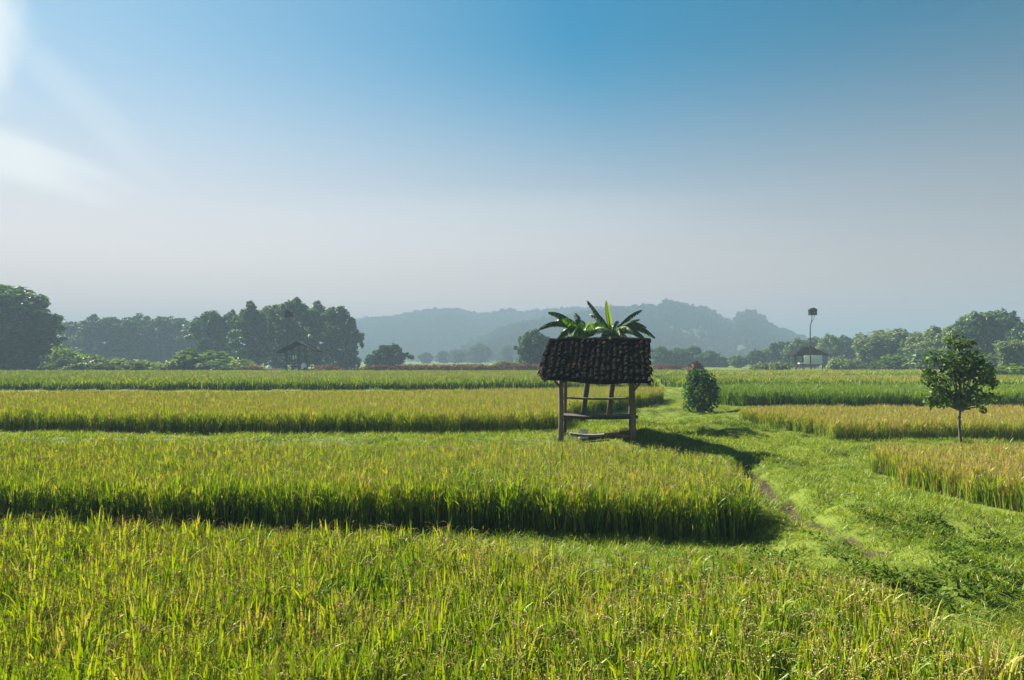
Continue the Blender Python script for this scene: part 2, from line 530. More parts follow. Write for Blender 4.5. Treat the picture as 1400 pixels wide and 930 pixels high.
def grass_tuft(seg=3, n=26, h=.16, spread=.13, w=.007):
    mb = MB()
    for i in range(n):
        a0, rr = random.uniform(0, 6.28), spread * math.sqrt(random.random())
        blade(mb, (rr * math.cos(a0), rr * math.sin(a0), -.01), random.uniform(0, 6.28), R(random.uniform(5, 45)), R(random.uniform(10, 80)), h * random.uniform(.5, 1.15), w * random.uniform(.8, 1.4), seg, random.uniform(.15, .75), random.uniform(-1, 1))
    return mb


def weed_tuft(n=34, h=.18, spread=.16):
    mb = MB()
    for i in range(n):
        a0, rr = random.uniform(0, 6.28), spread * math.sqrt(random.random())
        z = h * random.uniform(.1, 1) * (1 - rr / spread * .5)
        az = random.uniform(0, 6.28)
        blade(mb, (rr * math.cos(a0), rr * math.sin(a0), z), az, R(random.uniform(35, 85)), R(random.uniform(0, 40)), random.uniform(.05, .10), random.uniform(.025, .045), 3, random.uniform(.1, .9))
    return mb


PROTO = {}


def proto_collection(key, makers, mat):
    c = bpy.data.collections.new(key)
    for i, mb in enumerate(makers):
        c.objects.link(bpy.data.objects.new(key + '_plant', mb.mesh(key + '_plant', mat)))
    PROTO[key] = c
    return c


def proto_collection_meshes(key, meshes):
    c = bpy.data.collections.new(key)
    for me in meshes:
        c.objects.link(bpy.data.objects.new(key + '_plant', me))
    PROTO[key] = c


near_clumps = [rice_clump(0) for _ in range(7)]
mid_clumps = [rice_clump(1) for _ in range(6)]
far_clumps = [rice_clump(2) for _ in range(6)]
proto_collection('rice_front', near_clumps, M['rice_mixed'])
proto_collection('rice_second', near_clumps, M['rice_mixed'])
proto_collection('rice_third', near_clumps, M['rice_yellow'])
proto_collection('rice_gold', near_clumps, M['rice_gold'])
proto_collection('rice_near_gold', near_clumps, M['rice_gold'])
proto_collection('rice_green', mid_clumps, M['rice_green'])
proto_collection('rice_far', far_clumps, M['rice_far'])
proto_collection('rice_dull', far_clumps, M['rice_dull'])
proto_collection('grass', [grass_tuft() for _ in range(6)], M['grass'])
proto_collection('weed', [weed_tuft() for _ in range(5)], M['weed'])


def scatter(name, xyz, rot, scl, coll):
    me = bpy.data.meshes.new(name)
    me.from_pydata(xyz.tolist(), [], [])
    a = me.attributes.new('rot', 'FLOAT_VECTOR', 'POINT')
    a.data.foreach_set('vector', rot.astype(np.float32).ravel())
    a = me.attributes.new('scl', 'FLOAT_VECTOR', 'POINT')
    a.data.foreach_set('vector', scl.astype(np.float32).ravel())
    nt = bpy.data.node_groups.new(name, 'GeometryNodeTree')
    nt.interface.new_socket('Geometry', in_out='INPUT', socket_type='NodeSocketGeometry')
    nt.interface.new_socket('Geometry', in_out='OUTPUT', socket_type='NodeSocketGeometry')
    gi, go = nt.nodes.new('NodeGroupInput'), nt.nodes.new('NodeGroupOutput')
    ci = nt.nodes.new('GeometryNodeCollectionInfo')
    ci.inputs['Collection'].default_value = coll
    ci.inputs['Separate Children'].default_value = True
    ci.inputs['Reset Children'].default_value = True
    ip = nt.nodes.new('GeometryNodeInstanceOnPoints')
    ip.inputs['Pick Instance'].default_value = True
    ar = nt.nodes.new('GeometryNodeInputNamedAttribute')
    ar.data_type = 'FLOAT_VECTOR'
    ar.inputs['Name'].default_value = 'rot'
    sc = nt.nodes.new('GeometryNodeInputNamedAttribute')
    sc.data_type = 'FLOAT_VECTOR'
    sc.inputs['Name'].default_value = 'scl'
    e2r = nt.nodes.new('FunctionNodeEulerToRotation')
    nt.links.new(gi.outputs[0], ip.inputs['Points'])
    nt.links.new(ci.outputs[0], ip.inputs['Instance'])
    nt.links.new(ar.outputs[0], e2r.inputs[0])
    nt.links.new(e2r.outputs[0], ip.inputs['Rotation'])
    nt.links.new(sc.outputs[0], ip.inputs['Scale'])
    nt.links.new(ip.outputs[0], go.inputs[0])
    o = link(bpy.data.objects.new(name, me))
    md = o.modifiers.new('plants', 'NODES')
    md.node_group = nt
    return o


def plant_paddy(poly, spacing, coll, h, label, name='rice_paddy', wide=1.0, hvar=.07):
    P = np.array(poly)
    x0, y0 = P.min(0)
    x1, y1 = P.max(0)
    gx, gy = np.meshgrid(np.arange(x0, x1, spacing), np.arange(y0, y1, spacing))
    x, y = gx.ravel(), gy.ravel()
    x = x + RNG.uniform(-.36, .36, x.shape) * spacing
    y = y + RNG.uniform(-.36, .36, y.shape) * spacing
    # what the lens could see, with room for a step to the side
    k = inside(poly, x + (vnoise(y * 1.3, x * 0 + 3, 4) - .5) * .5, y + (vnoise(x * 1.1, y * 0 + 7, 8) - .5) * .45) & (np.abs(x) < .80 * y + 3.0)
    x, y = x[k], y[k]
    n = len(x)
    patch = fbm(x * .9, y * .9, 3, 21)
    s = h / .75 * (.92 + .16 * patch) * (1 + RNG.uniform(-hvar, hvar, n) - .16 * (RNG.uniform(0, 1, n) < .16))
    rot = np.stack([RNG.normal(0, .07, n), RNG.normal(0, .07, n), RNG.uniform(0, 6.28, n)], 1)
    wv = wide * s * RNG.uniform(.9, 1.15, n)
    o = scatter(name, np.stack([x, y, ground_z(x, y) - .02], 1), rot, np.stack([wv, wv, s], 1), coll)
    tag(o, label, 'rice', 'rice paddies', 'stuff')
    return n


cnt = [
    plant_paddy(P_FRONT, .140, PROTO['rice_front'], .75, 'yellow-green rice paddy nearest the viewer, filling the whole bottom edge'),
    plant_paddy(P_SECOND, .140, PROTO['rice_second'], .76, 'rice paddy with a tall dark shaded front, between the foreground rice and the tiled hut'),
    plant_paddy(P_THIRD, .16, PROTO['rice_third'], .74, 'yellowing rice paddy ending beside the left posts of the tiled hut'),
    plant_paddy(P_FOURTH, .30, PROTO['rice_far'], .86, 'long thin green rice paddy level with the hut roof eaves', wide=1.25),
    plant_paddy(P_FIFTH, .6, PROTO['rice_far'], .62, 'farthest pale green strip of rice below the hazy left trees', wide=1.8),
    plant_paddy(P_GREEN, .19, PROTO['rice_green'], .84, 'bright green rice paddy behind the young tree and dark round bush', wide=1.1),
    plant_paddy(P_GOLD, .15, PROTO['rice_gold'], .62, 'golden rice paddy with dark front directly behind the young tree trunk'),
    plant_paddy(P_NEAR_GOLD, .14, PROTO['rice_near_gold'], .62, 'golden rice paddy at the right edge in front of the young tree'),
    plant_paddy(P_STRIP, .38, PROTO['rice_dull'], .80, 'dull green rice strip just beyond the bright green paddy', wide=1.4),
    plant_paddy(P_STRIP2, .6, PROTO['rice_dull'], .78, 'farthest dull rice strip at the foot of the white-walled hut', wide=2.0),
]


def grass_cover():
    X, Y, S = [], [], []
    for ya, yb, dens, sc in ((2.5, 9, 85, 1.0), (9, 16, 55, 1.15), (16, 24, 30, 1.4), (24, 36, 14, 1.9), (36, 70, 3.6, 3.0), (70, 112, 1.2, 4.5)):
        w0 = .8 * yb + 2
        n = int(2 * w0 * (yb - ya) * dens)
        x, y = RNG.uniform(-w0, w0, n), RNG.uniform(ya, yb, n)
        k = (np.abs(x) < .78 * y + 2) & ~paddy_mask(x, y)
        d = dist_line(TRAIL, x, y)
        bare = np.exp(-(d / .21) ** 2) * (.6 + .7 * vnoise(x * 1.5, y * 1.5, 5)) + .9 * np.exp(-(((x - HUT.x) / 1.0) ** 2 + ((y - HUT.y) / .8) ** 2))
        k &= RNG.uniform(0, 1, n) > bare * 1.1
        X.append(x[k]); Y.append(y[k]); S.append(np.full(k.sum(), sc))
    return map(np.concatenate, (X, Y, S))


gx, gy, gs = grass_cover()
n = len(gx)
patch = fbm(gx * .8, gy * .8, 3, 31)
tall = np.exp(-(dist_line(P_FRONT, gx, gy, True) / .5) ** 2) + np.exp(-(dist_line(P_SECOND, gx, gy, True) / .4) ** 2) + .5 * (gx < 1.6) * (gy < 24)
hs = np.where(gs > 1.5, .8, gs ** .4) * (.28 + .85 * patch ** 1.5 + .30 * tall) * RNG.uniform(.7, 1.3, n)
ws = gs * RNG.uniform(.8, 1.3, n)
rot = np.stack([RNG.normal(0, .12, n), RNG.normal(0, .12, n), RNG.uniform(0, 6.28, n)], 1)
go = scatter('grass', np.stack([gx, gy, ground_z(gx, gy) - .01], 1), rot, np.stack([ws, ws, hs], 1), PROTO['grass'])
tag(go, 'short bright green grass on the banks and along the trail', 'grass', kind='stuff')
cnt.append(n)

n = 9000
wx, wy = RNG.uniform(2.2, 13, n), RNG.uniform(3.2, 30, n)
k = ~paddy_mask(wx, wy) & (fbm(wx * .55, wy * .55, 3, 77) + .25 * np.exp(-(((wx - 5.2) / 1.6) ** 2 + ((wy - 9.5) / 2.5) ** 2)) > .665) & (np.abs(wx) < .8 * wy + 1)
k &= dist_line(TRAIL, wx, wy) > .55
wx, wy = wx[k], wy[k]
n = len(wx)
s = RNG.uniform(.35, .8, n)
wo = scatter('weeds', np.stack([wx, wy, ground_z(wx, wy) - .01], 1), np.stack([RNG.normal(0, .15, n), RNG.normal(0, .15, n), RNG.uniform(0, 6.28, n)], 1), np.stack([s, s, s], 1), PROTO['weed'])
tag(wo, 'low dark broad-leaved weeds creeping over the grass right of the trail', 'weeds', kind='stuff')
cnt.append(n)


# ------------------------------------------------------------------ hills
def hill(name, prof, d, depth, label, seed):
    px = np.array([p[0] for p in prof], float)
    zt = np.array([CAMH + (HORIZON - p[1]) / FPX * d for p in prof])
    nx, ny = 620, 110
    xs = np.linspace((px[0] - 700) / FPX * d, (px[-1] - 700) / FPX * d, nx)
    ys = np.linspace(d - depth, d + depth * 1.4, ny)
    X, Y = np.meshgrid(xs, ys)
    top = np.interp(X / Y * d, (px - 700) / FPX * d, zt) * Y / d
    t = (Y - d) / np.where(Y < d, depth, depth * 1.4)
    bell = np.clip(1 - np.abs(t) ** 1.35, 0, 1)
    bell = bell * (1 + (fbm(X / 60, Y / 60, 3, seed) - .5) * .22 * (1 - bell) * 2)
    Z = top * bell + ((fbm(X / 9, Y / 9, 3, seed + 4) - .5) * 3.0) * np.clip(bell * 2, 0, 1) - .5
    v = np.stack([X.ravel(), Y.ravel(), Z.ravel()], 1)
    i = np.arange(nx - 1)[None, :] + nx * np.arange(ny - 1)[:, None]
    f = np.stack([i, i + 1, i + nx + 1, i + nx], -1).reshape(-1, 4)
    o = link(bpy.data.objects.new(name, make_mesh(name, v, f, M['forest'], None, True)))
    tag(o, label, 'hill', kind='structure')
    n = int((xs[-1] - xs[0]) * depth * 1.15 / (d / 580 * 10))
    jx, jy = RNG.uniform(0, nx - 1.01, n), RNG.uniform(0, ny * .52, n)
    ix, iy = jx.astype(int), jy.astype(int)
    px_, py_ = np.interp(jx, np.arange(nx), xs), np.interp(jy, np.arange(ny), ys)
    fx, fy = jx - ix, jy - iy
    pz = Z[iy, ix] * (1 - fx) * (1 - fy) + Z[iy, ix + 1] * fx * (1 - fy) + Z[iy + 1, ix] * (1 - fx) * fy + Z[iy + 1, ix + 1] * fx * fy
    k = (pz > .5)
    s_ = .80 * (d / 580) * RNG.uniform(.55, 1.25, n) * (.6 + .8 * vnoise(px_ / 30, py_ / 30, seed + 2))
    w_ = s_ * RNG.uniform(.8, 1.3, n)
    fo = scatter('forest', np.stack([px_, py_, pz - .8], 1)[k], np.stack([np.zeros(n), np.zeros(n), RNG.uniform(0, 6.28, n)], 1)[k], np.stack([w_, w_, s_], 1)[k], PROTO['forest'])
    tag(fo, 'wood covering the ' + label, 'forest', kind='stuff')


M['hill_tree'] = leaf_material('hill_tree', [(0, (.010, .022, .010)), (.5, (.022, .045, .016)), (1, (.045, .07, .025))], rnd_amt=.5, trans=.2, gloss=.0)
M['forest'] = solid_material('forest', [(.3, (.010, .020, .010)), (.55, (.022, .038, .016)), (.75, (.040, .060, .025))], scale=.12, bump=.0, detail=8)
# ------------------------------------------------------------------ trees
def rand_cards(centres, outward, size, var=.35, mix=.55):
    n = len(centres)
    nr = RNG.normal(0, 1, (n, 3))
    nr /= np.linalg.norm(nr, axis=1)[:, None]
    nrm = outward * mix + nr * (1 - mix) + np.array([0, 0, .15])
    nrm /= np.linalg.norm(nrm, axis=1)[:, None] + 1e-9
    t = RNG.normal(0, 1, (n, 3))
    t -= nrm * (t * nrm).sum(1)[:, None]
    t /= np.linalg.norm(t, axis=1)[:, None]
    b = np.cross(nrm, t)
    s = size * (1 + RNG.uniform(-var, var, n))[:, None]
    v = np.empty((n, 6, 3))
    bend = nrm * s * .18
    v[:, 0] = centres - t * s
    v[:, 1] = centres - t * s * .3 + b * s * .42 + bend
    v[:, 2] = centres + t * s * .45 + b * s * .32 + bend * .6
    v[:, 3] = centres + t * s - bend
    v[:, 4] = centres + t * s * .35 - b * s * .38 + bend * .6
    v[:, 5] = centres - t * s * .35 - b * s * .36 + bend
    i = np.arange(n)[:, None] * 6
    f = i + np.arange(6)[None, :]
    return v.reshape(-1, 3), f


def crown_mesh(name, lobes, n_per, size, mat, shell=.55):
    V, F, T = [], [], []
    off = 0
    for (c, r) in lobes:
        m = max(8, int(n_per * (r[0] * r[1] * r[2]) ** .6))
        d = RNG.normal(0, 1, (m, 3))
        d /= np.linalg.norm(d, axis=1)[:, None]
        rad = shell + (1.08 - shell) * RNG.uniform(0, 1, m) ** .7
        lump = .72 + .52 * vnoise(d[:, 0] * 2.3 + c[0], d[:, 2] * 2.3 + d[:, 1] * 1.7 + c[1], 3)
        p = np.array(c) + d * rad[:, None] * np.array(r) * lump[:, None]
        v, f = rand_cards(p, d, size)
        V.append(v); F.append(f + off); off += len(v)
        T.append(np.repeat(np.clip(RNG.normal(.5, .2, m) + RNG.normal(0, .12), 0, 1), 6))
    return make_mesh(name, np.concatenate(V), np.concatenate(F), mat, np.concatenate(T))


def measured(crown, trunk):
    c = np.empty(len(crown.vertices) * 3, dtype=np.float32)
    crown.vertices.foreach_get('co', c)
    c = c.reshape(-1, 3)
    return crown, trunk, float(np.percentile(c[:, 2], 99.6)), 2 * float(np.percentile(np.abs(c[:, 0]), 98))


def tree_proto(kind, mat, H=10.0, W=8.0, bare=.16, nl=16, size=.34, n_per=170, taper=.0):
    lobes = []
    for i in range(nl):
        t = (i + .5) / nl
        z = H * (bare + (1 - bare) * t)
        env = math.sin(math.pi * min(1, (.18 + .80 * t))) ** .55 * (1 - taper * t)
        a = i * 2.4 + random.uniform(-.5, .5)
        rr = W / 2 * env * random.uniform(.25, .72)
        r = W * random.uniform(.11, .20)
        lobes.append(((rr * math.cos(a), rr * math.sin(a), min(z, H - r * .7)), (r, r, r * random.uniform(.65, .9))))
    nl0 = nl
    for k in range(44):                    # sprays that break the outline
        a, t = random.uniform(0, 6.28), random.uniform(.3, 1.0) ** .6
        env = math.sin(math.pi * min(1, (.18 + .80 * t))) ** .55
        rr = W / 2 * env * random.uniform(.8, 1.08)
        r = W * random.uniform(.035, .085)
        up = 1.0 + 1.5 * (t > .7) * random.random()
        q = random.uniform(.1, 1.0) if t > .8 else 1.0
        lobes.append(((rr * math.cos(a) * q, rr * math.sin(a) * q, H * (bare + (1 - bare) * t) + H * random.uniform(-.01, .05) * (t > .7)), (r, r, r * up)))
    tr = MB()
    lean = [(random.uniform(-.2, .2) * i, random.uniform(-.2, .2) * i, H * .14 * i - .3 * (i == 0)) for i in range(6)]
    tr.tube(lean, [W * .035, W * .028, W * .023, W * .018, W * .012, W * .005], 7)
    for (c, r) in lobes[:nl]:
        b = Vector(lean[random.choice([1, 2, 3])])
        cc = Vector(c)
        tr.tube([b, b.lerp(cc, .5) + Vector((0, 0, .3)), cc], [W * .013, W * .008, W * .003], 5, cap=False)
    return measured(crown_mesh(kind + '_crown', lobes, n_per, size, mat), tr.mesh(kind + '_trunk', M['bark'], True))


def bamboo_proto(H=9.0, W=5.0):
    V, F, T, off = [], [], [], 0
    tr = MB()
    for i in range(34):
        a, lean = random.uniform(0, 6.28), random.uniform(.05, .5)
        b = Vector((random.uniform(-.7, .7), random.uniform(-.7, .7), -.2))
        h = H * random.uniform(.65, 1.0)
        pts = []
        for k in range(7):
            t = k / 6
            rr = lean * W * .55 * t ** 1.8
            pts.append(b + Vector((rr * math.cos(a), rr * math.sin(a), h * (t - .10 * lean * 2 * t ** 3))))
        tr.tube(pts, [.05, .05, .045, .04, .03, .02, .008], 5, cap=False)
        m = 120
        t = RNG.uniform(.12, 1, m)
        idx = np.clip((t * 6).astype(int), 0, 5)
        fr = t * 6 - idx
        P = np.array([tuple(p) for p in pts])
        c = P[idx] * (1 - fr)[:, None] + P[idx + 1] * fr[:, None]
        d = RNG.normal(0, 1, (m, 3))
        d[:, 2] = d[:, 2] * .4 - .5
        d /= np.linalg.norm(d, axis=1)[:, None]
        c = c + d * RNG.uniform(.1, .75, m)[:, None]
        v, f = rand_cards(c, d, .30, mix=.3)
        V.append(v); F.append(f + off); off += len(v)
        T.append(np.repeat(np.clip(RNG.normal(.5, .2, m) + RNG.normal(0, .1), 0, 1), 6))
    return measured(make_mesh('bamboo_crown', np.concatenate(V), np.concatenate(F), M['bamboo'], np.concatenate(T)), tr.mesh('bamboo_trunk', M['bamboo'], True))


def shrub_proto(kind, mat, H=2.0, W=3.0, n=8, size=.16, n_per=330):
    lobes = []
    for i in range(n):
        a = random.uniform(0, 6.28)
        rr = W / 2 * random.uniform(.1, .72)
        r = W * random.uniform(.14, .24)
        z = H * random.uniform(.25, .85) * (1 - .5 * (rr / (W / 2)))
        lobes.append(((rr * math.cos(a), rr * math.sin(a), z), (r, r, min(r, H * .4))))
    lobes.append(((0, 0, H * .6), (W * .25, W * .25, H * .4)))
    tr = MB()
    for (c, r) in lobes:
        tr.tube([(c[0] * .15, c[1] * .15, -.1), (c[0] * .6, c[1] * .6, c[2] * .55), c], [.045, .03, .012], 5, cap=False)
    return measured(crown_mesh(kind + '_leaves', lobes, n_per, size, mat, .3), tr.mesh(kind + '_stem', M['bark'], True))


proto_collection_meshes('forest', [crown_mesh('forest_crown', [((random.uniform(-.8, .8), random.uniform(-.8, .8), random.uniform(1.5, 4.6)), (1.3, 1.3, 1.2)) for _ in range(6)] + [((0, 0, 2.0), (1.7, 1.7, 2.0))], 26, .75, M['hill_tree'], .5) for _ in range(5)])
hill('hills', [(640, 474), (690, 454), (740, 442), (790, 434), (830, 430), (862, 429), (872, 424), (884, 426), (898, 426), (910, 418), (928, 418), (940, 421), (958, 422), (975, 428), (986, 436), (998, 443), (1005, 444), (1009, 431), (1014, 432), (1018, 427), (1032, 428), (1037, 436), (1045, 437), (1050, 446), (1070, 455), (1090, 463), (1115, 472), (1160, 479), (1230, 492)], 580, 190, 'hazy blue wooded hill with a stepped crest behind the hut', 5)
hill('hills', [(380, 470), (440, 452), (490, 441), (520, 438), (552, 437), (566, 433), (585, 432), (612, 429), (630, 430), (652, 434), (672, 433), (694, 430), (715, 434), (735, 432), (760, 427), (800, 424), (840, 424), (900, 440), (980, 470)], 820, 240, 'paler distant wooded ridge left of the hut', 15)


TREES = {
    'broad': [tree_proto('broad', M['tree'], nl=n, bare=b) for n, b in ((28, .06), (32, .04), (26, .08))],
    'tall': [tree_proto('tall', M['tree'], W=6.0, nl=n, bare=b, size=.30) for n, b in ((26, .05), (29, .08), (24, .03))],
    'round': [tree_proto('round', M['tree'], H=8, W=8.5, nl=30, bare=.02), tree_proto('round', M['tree'], H=8, W=8.0, nl=34, bare=.04)],
    'olive': [tree_proto('olive', M['tree_olive'], nl=n, bare=.08, W=8.5, size=.30) for n in (27, 31, 25)],
    'bamboo': [bamboo_proto(), bamboo_proto(H=9, W=4.2)],
    'lime': [shrub_proto('lime', M['lime']), shrub_proto('lime', M['lime'], n=10)],
    'dark': [shrub_proto('dark', M['tree']), shrub_proto('dark', M['weed'], n=10)],
    'dry': [shrub_proto('dry', M['dry'], size=.10, n_per=420), shrub_proto('dry', M['dry'], n=10, size=.10, n_per=420)],
    'pale': [shrub_proto('pale', M['bamboo']), shrub_proto('pale', M['bamboo'], n=10)],
}
_k = 0


def plant(kind, px, top, width, d, label, cat, name, group=None, part='crown', rz=None):
    global _k
    _k += 1
    crown, trunk, H, W = TREES[kind][_k % len(TREES[kind])]
    x = (px - 700) / FPX * d
    z0 = gz(x, d)
    h = CAMH + (HORIZON - top) / FPX * d - z0
    w = width / FPX * d
    root = empty(name, (x, d, z0), random.uniform(0, 6.28) if rz is None else rz)
    root.scale = (w / W, w / W, h / H)
    tag(root, label, cat, group)
    link(bpy.data.objects.new('trunk' if part == 'crown' else 'stem', trunk), root)
    link(bpy.data.objects.new(part, crown), root)
    return root


ORD = ['first', 'second', 'third', 'fourth', 'fifth', 'sixth', 'seventh', 'eighth', 'ninth', 'tenth', 'eleventh', 'twelfth', 'thirteenth', 'fourteenth', 'fifteenth', 'sixteenth']
# left edge
plant('broad', 2, 392, 138, 110, 'large dark rounded tree cut by the left edge of the view', 'tree', 'broadleaf_tree', 'trees on the left')
plant('tall', 58, 428, 52, 112, 'dark tree leaning against the right flank of the large left edge tree', 'tree', 'broadleaf_tree', 'trees on the left')
# hazy row
row = [(100, 440), (124, 434), (148, 433), (172, 434), (197, 432), (221, 435), (246, 436), (269, 437)]
for i, (px, top) in enumerate(row):
    plant('tall', px, top + random.uniform(-3, 2), random.uniform(44, 58), 190 + random.uniform(-8, 8), ORD[i] + ' tree from the left in the hazy blue row behind the green mounds', 'tree', 'hazy_tree', 'hazy blue row of trees')
clump = [(290, 427, 52), (315, 425, 34), (343, 416, 56), (372, 418, 48), (401, 409, 60), (432, 416, 56), (460, 420, 54), (480, 446, 32)]
for i, (px, top, w) in enumerate(clump):
    plant('tall', px, top, w, 138 + random.uniform(-7, 7), ORD[i] + ' tree from the left in the tall dark clump around the open field shelter', 'tree', 'tall_tree', 'tall clump of trees left of the hill')
plant('round', 533, 472, 52, 125, 'single rounded tree standing alone right of the tall dark clump', 'tree', 'round_tree')
plant('round', 508, 486, 18, 122, 'small low tree touching the left side of the lone rounded tree', 'tree', 'small_tree')
faint = [(582, 482, 18, 'smallest faint tree at the foot of the pale ridge'), (605, 480, 17, 'faint narrow tree second from the left below the pale ridge'), (627, 480, 22, 'faint low wide tree in the mist left of the tallest misty one'), (656, 470, 28, 'tallest misty tree standing under the pale ridge'), (694, 472, 15, 'thin misty tree just left of the dark tree beside the hut')]
for px, top, w, lb in faint:
    plant('broad', px, top, w, 330, lb, 'tree', 'misty_tree', 'misty trees below the ridge')
plant('round', 731, 452, 46, 115, 'dark rounded tree partly hidden behind the left end of the hut roof', 'tree', 'round_tree')
midrow = [(903, 474, 30), (926, 476, 30), (948, 474, 36), (969, 480, 30), (986, 488, 24)]
for i, (px, top, w) in enumerate(midrow):
    plant('round', px, top, w, 170 + random.uniform(-6, 6), ORD[i] + ' tree from the left in the low hazy row right of the hut roof', 'tree', 'hazy_tree', 'low hazy trees right of the hut')
mid2 = [(1008, 486, 26), (1034, 479, 24), (1052, 476, 26), (1070, 468, 34), (1090, 464, 34), (1112, 462, 34), (1134, 458, 36), (1154, 460, 30), (1170, 463, 28)]
for i, (px, top, w) in enumerate(mid2):
    plant('broad' if i % 2 else 'olive', px, top, w, 155 + random.uniform(-8, 8), ORD[i] + ' tree from the left in the grey-green row behind the white-walled hut', 'tree', 'grey_green_tree', 'grey-green trees behind the white-walled hut')
plant('bamboo', 1190, 458, 36, 122, 'pale green bamboo clump right of the white-walled hut', 'bamboo', 'bamboo_clump', 'bamboo clumps')
plant('bamboo', 1212, 454, 40, 126, 'second pale bamboo clump, taller, left of the dark right-hand trees', 'bamboo', 'bamboo_clump', 'bamboo clumps')
right = [('broad', 1228, 451, 40, 124, 'dark tree with feathery top next to the pale bamboo'), ('olive', 1252, 456, 40, 118, 'olive tree in the dip between bamboo and the big right-hand trees'),
         ('olive', 1278, 449, 52, 108, 'olive brown tree behind the left side of the young tree crown'), ('olive', 1308, 446, 46, 104, 'olive tree directly above the young tree crown'),
         ('broad', 1338, 428, 62, 104, 'tallest dark tree behind the right side of the young tree'), ('broad', 1370, 426, 56, 106, 'dark sparse-topped tree at far right, next to the tallest one'),
         ('tall', 1398, 440, 44, 98, 'dark tree cut by the right edge of the view')]
for kd, px, top, w, d, lb in right:
    plant(kd, px, top, w, d, lb, 'tree', 'broadleaf_tree', 'dark trees at the right')
plant('bamboo', 1380, 466, 26, 84, 'small pale creeper-covered tree at the right edge', 'bamboo', 'bamboo_clump', 'bamboo clumps')

# mounds and shrubs along the far side of the rice
green = [('dark', 95, 490, 34, 96, 'dark low shrub at the foot of the large left edge tree'), ('lime', 88, 478, 30, 99, 'pale green shrub tucked against the big left tree'),
         ('lime', 128, 489, 40, 97, 'bright green weedy mound right of the left edge tree'), ('dark', 112, 497, 34, 92, 'dark shrub in front of the first bright mound'),
         ('dark', 140, 498, 30, 92, 'dark low shrub in front of the bright mound right of the left edge tree'), ('lime', 158, 494, 38, 97, 'low bright mound in the middle of the left row of mounds'),
         ('dark', 190, 496, 12, 91, 'tiny dark upright shrub before the hazy blue trees'), ('lime', 190, 497, 46, 98, 'flat bright green mound under the gap in the hazy trees'),
         ('dark', 257, 478, 26, 97, 'mid green bush poking up beside the bright mound'), ('lime', 288, 486, 60, 100, 'largest bright green mound left of the open field shelter'),
         ('lime', 238, 497, 50, 98, 'low bright slope left of the mid green bush'), ('dark', 292, 495, 38, 94, 'dark green bush in front of the largest bright mound'),
         ('lime', 330, 496, 44, 98, 'bright sloping mound near the open field shelter')]
for kd, px, top, w, d, lb in green:
    plant(kd, px, top - (4 if kd == 'lime' else 1), w * (1.25 if kd == 'lime' else 1), d, lb, 'shrub', 'field_shrub', 'green mounds by the left trees', 'foliage')
dry = [(310, 500.5, 40, 'rust brown flat bush left of the open field shelter'), (345, 500.5, 36, 'rust brown low bush touching the left side of the shelter'),
       (448, 500, 34, 'brown low bush just right of the open field shelter'), (520, 500, 40, 'brown bush under the lone rounded tree'),
       (556, 499, 44, 'dark brown bush right of the lone rounded tree'), (590, 499, 40, 'dark brown bush below the smallest faint trees'),
       (622, 499, 40, 'dark brown bush in the middle of the brown hedge'), (655, 499, 36, 'dark brown bush under the tallest misty tree'),
       (690, 496, 30, 'taller dark brown bush near the right end of the hedge'), (716, 497.5, 40, 'reddish brown bush left of the hut roof'),
       (745, 498, 36, 'reddish brown bush partly behind the hut roof'), (905, 499, 28, 'reddish bush at the right end of the hut roof'),
       (924, 500, 24, 'small reddish bush left of the rust coloured dome')]
for px, top, w, lb in dry:
    plant('dry', px, top - 1.5, w * 1.3, 97 + random.uniform(-2, 2), lb, 'shrub', 'dry_shrub', 'dry brown bushes', 'foliage')
plant('lime', 640, 497.5, 50, 104, 'green tuft behind the middle of the brown hedge', 'shrub', 'field_shrub', None, 'foliage')
plant('lime', 686, 494, 34, 106, 'green shrub showing over the taller dark brown bush', 'shrub', 'field_shrub', None, 'foliage')
pale = [('pale', 1150, 488, 34, 98, 'pale green shrub right of the white-walled hut'), ('pale', 1172, 491, 24, 98, 'smaller pale shrub beside the hut-side pale green shrub'),
        ('pale', 1066, 494, 28, 96, 'pale shrub left of the white-walled hut'), ('dark', 1262, 482, 44, 96, 'dark shrub in front of the olive trees'),
        ('pale', 1040, 496, 30, 98, 'low pale shrub under the grey-green tree row'), ('lime', 1380, 499, 56, 66, 'bright green shrub low at the right edge'),
        ('dark', 1225, 484, 40, 100, 'dark shrub at the foot of the bamboo'), ('dark', 1310, 486, 50, 95, 'dark shrub hidden behind the young tree crown'),
        ('dark', 1352, 484, 46, 94, 'dark shrub right of the young tree crown'), ('dark', 1396, 478, 40, 92, 'dark undergrowth shrub at the right edge above the bright one')]
for kd, px, top, w, d, lb in pale:
    plant(kd, px, top, w, d, lb, 'shrub', 'field_shrub', 'shrubs at the right', 'foliage')


# rust coloured dome of dry plants beyond the bush
dm = empty('straw_stack', (*at(952, 492, 60).xy, gz(*at(952, 492, 60).xy)))
cm = crown_mesh('straw_heap', [((0, 0, .75), (.75, .75, .95)), ((0, 0, 1.25), (.42, .42, .55))], 900, .13, M['dry'], .6)
mb = MB()
for k in range(1):
    prof = [(.85, -.1), (.8, .5), (.62, 1.0), (.35, 1.45), (.06, 1.72)]
    for i, (r, z) in enumerate(prof):
        mb.poly([(r * math.cos(a * .52), r * math.sin(a * .52), z) for a in range(12)], [], .5)
    for i in range(4):
        for a in range(12):
            mb.f.append((i * 12 + a, i * 12 + (a + 1) % 12, (i + 1) * 12 + (a + 1) % 12, (i + 1) * 12 + a))
mb.build('core', M['dry'], dm, True)
link(bpy.data.objects.new('straw', cm), dm)
tag(dm, 'rust brown domed stack showing over the dark round bush', 'stack')


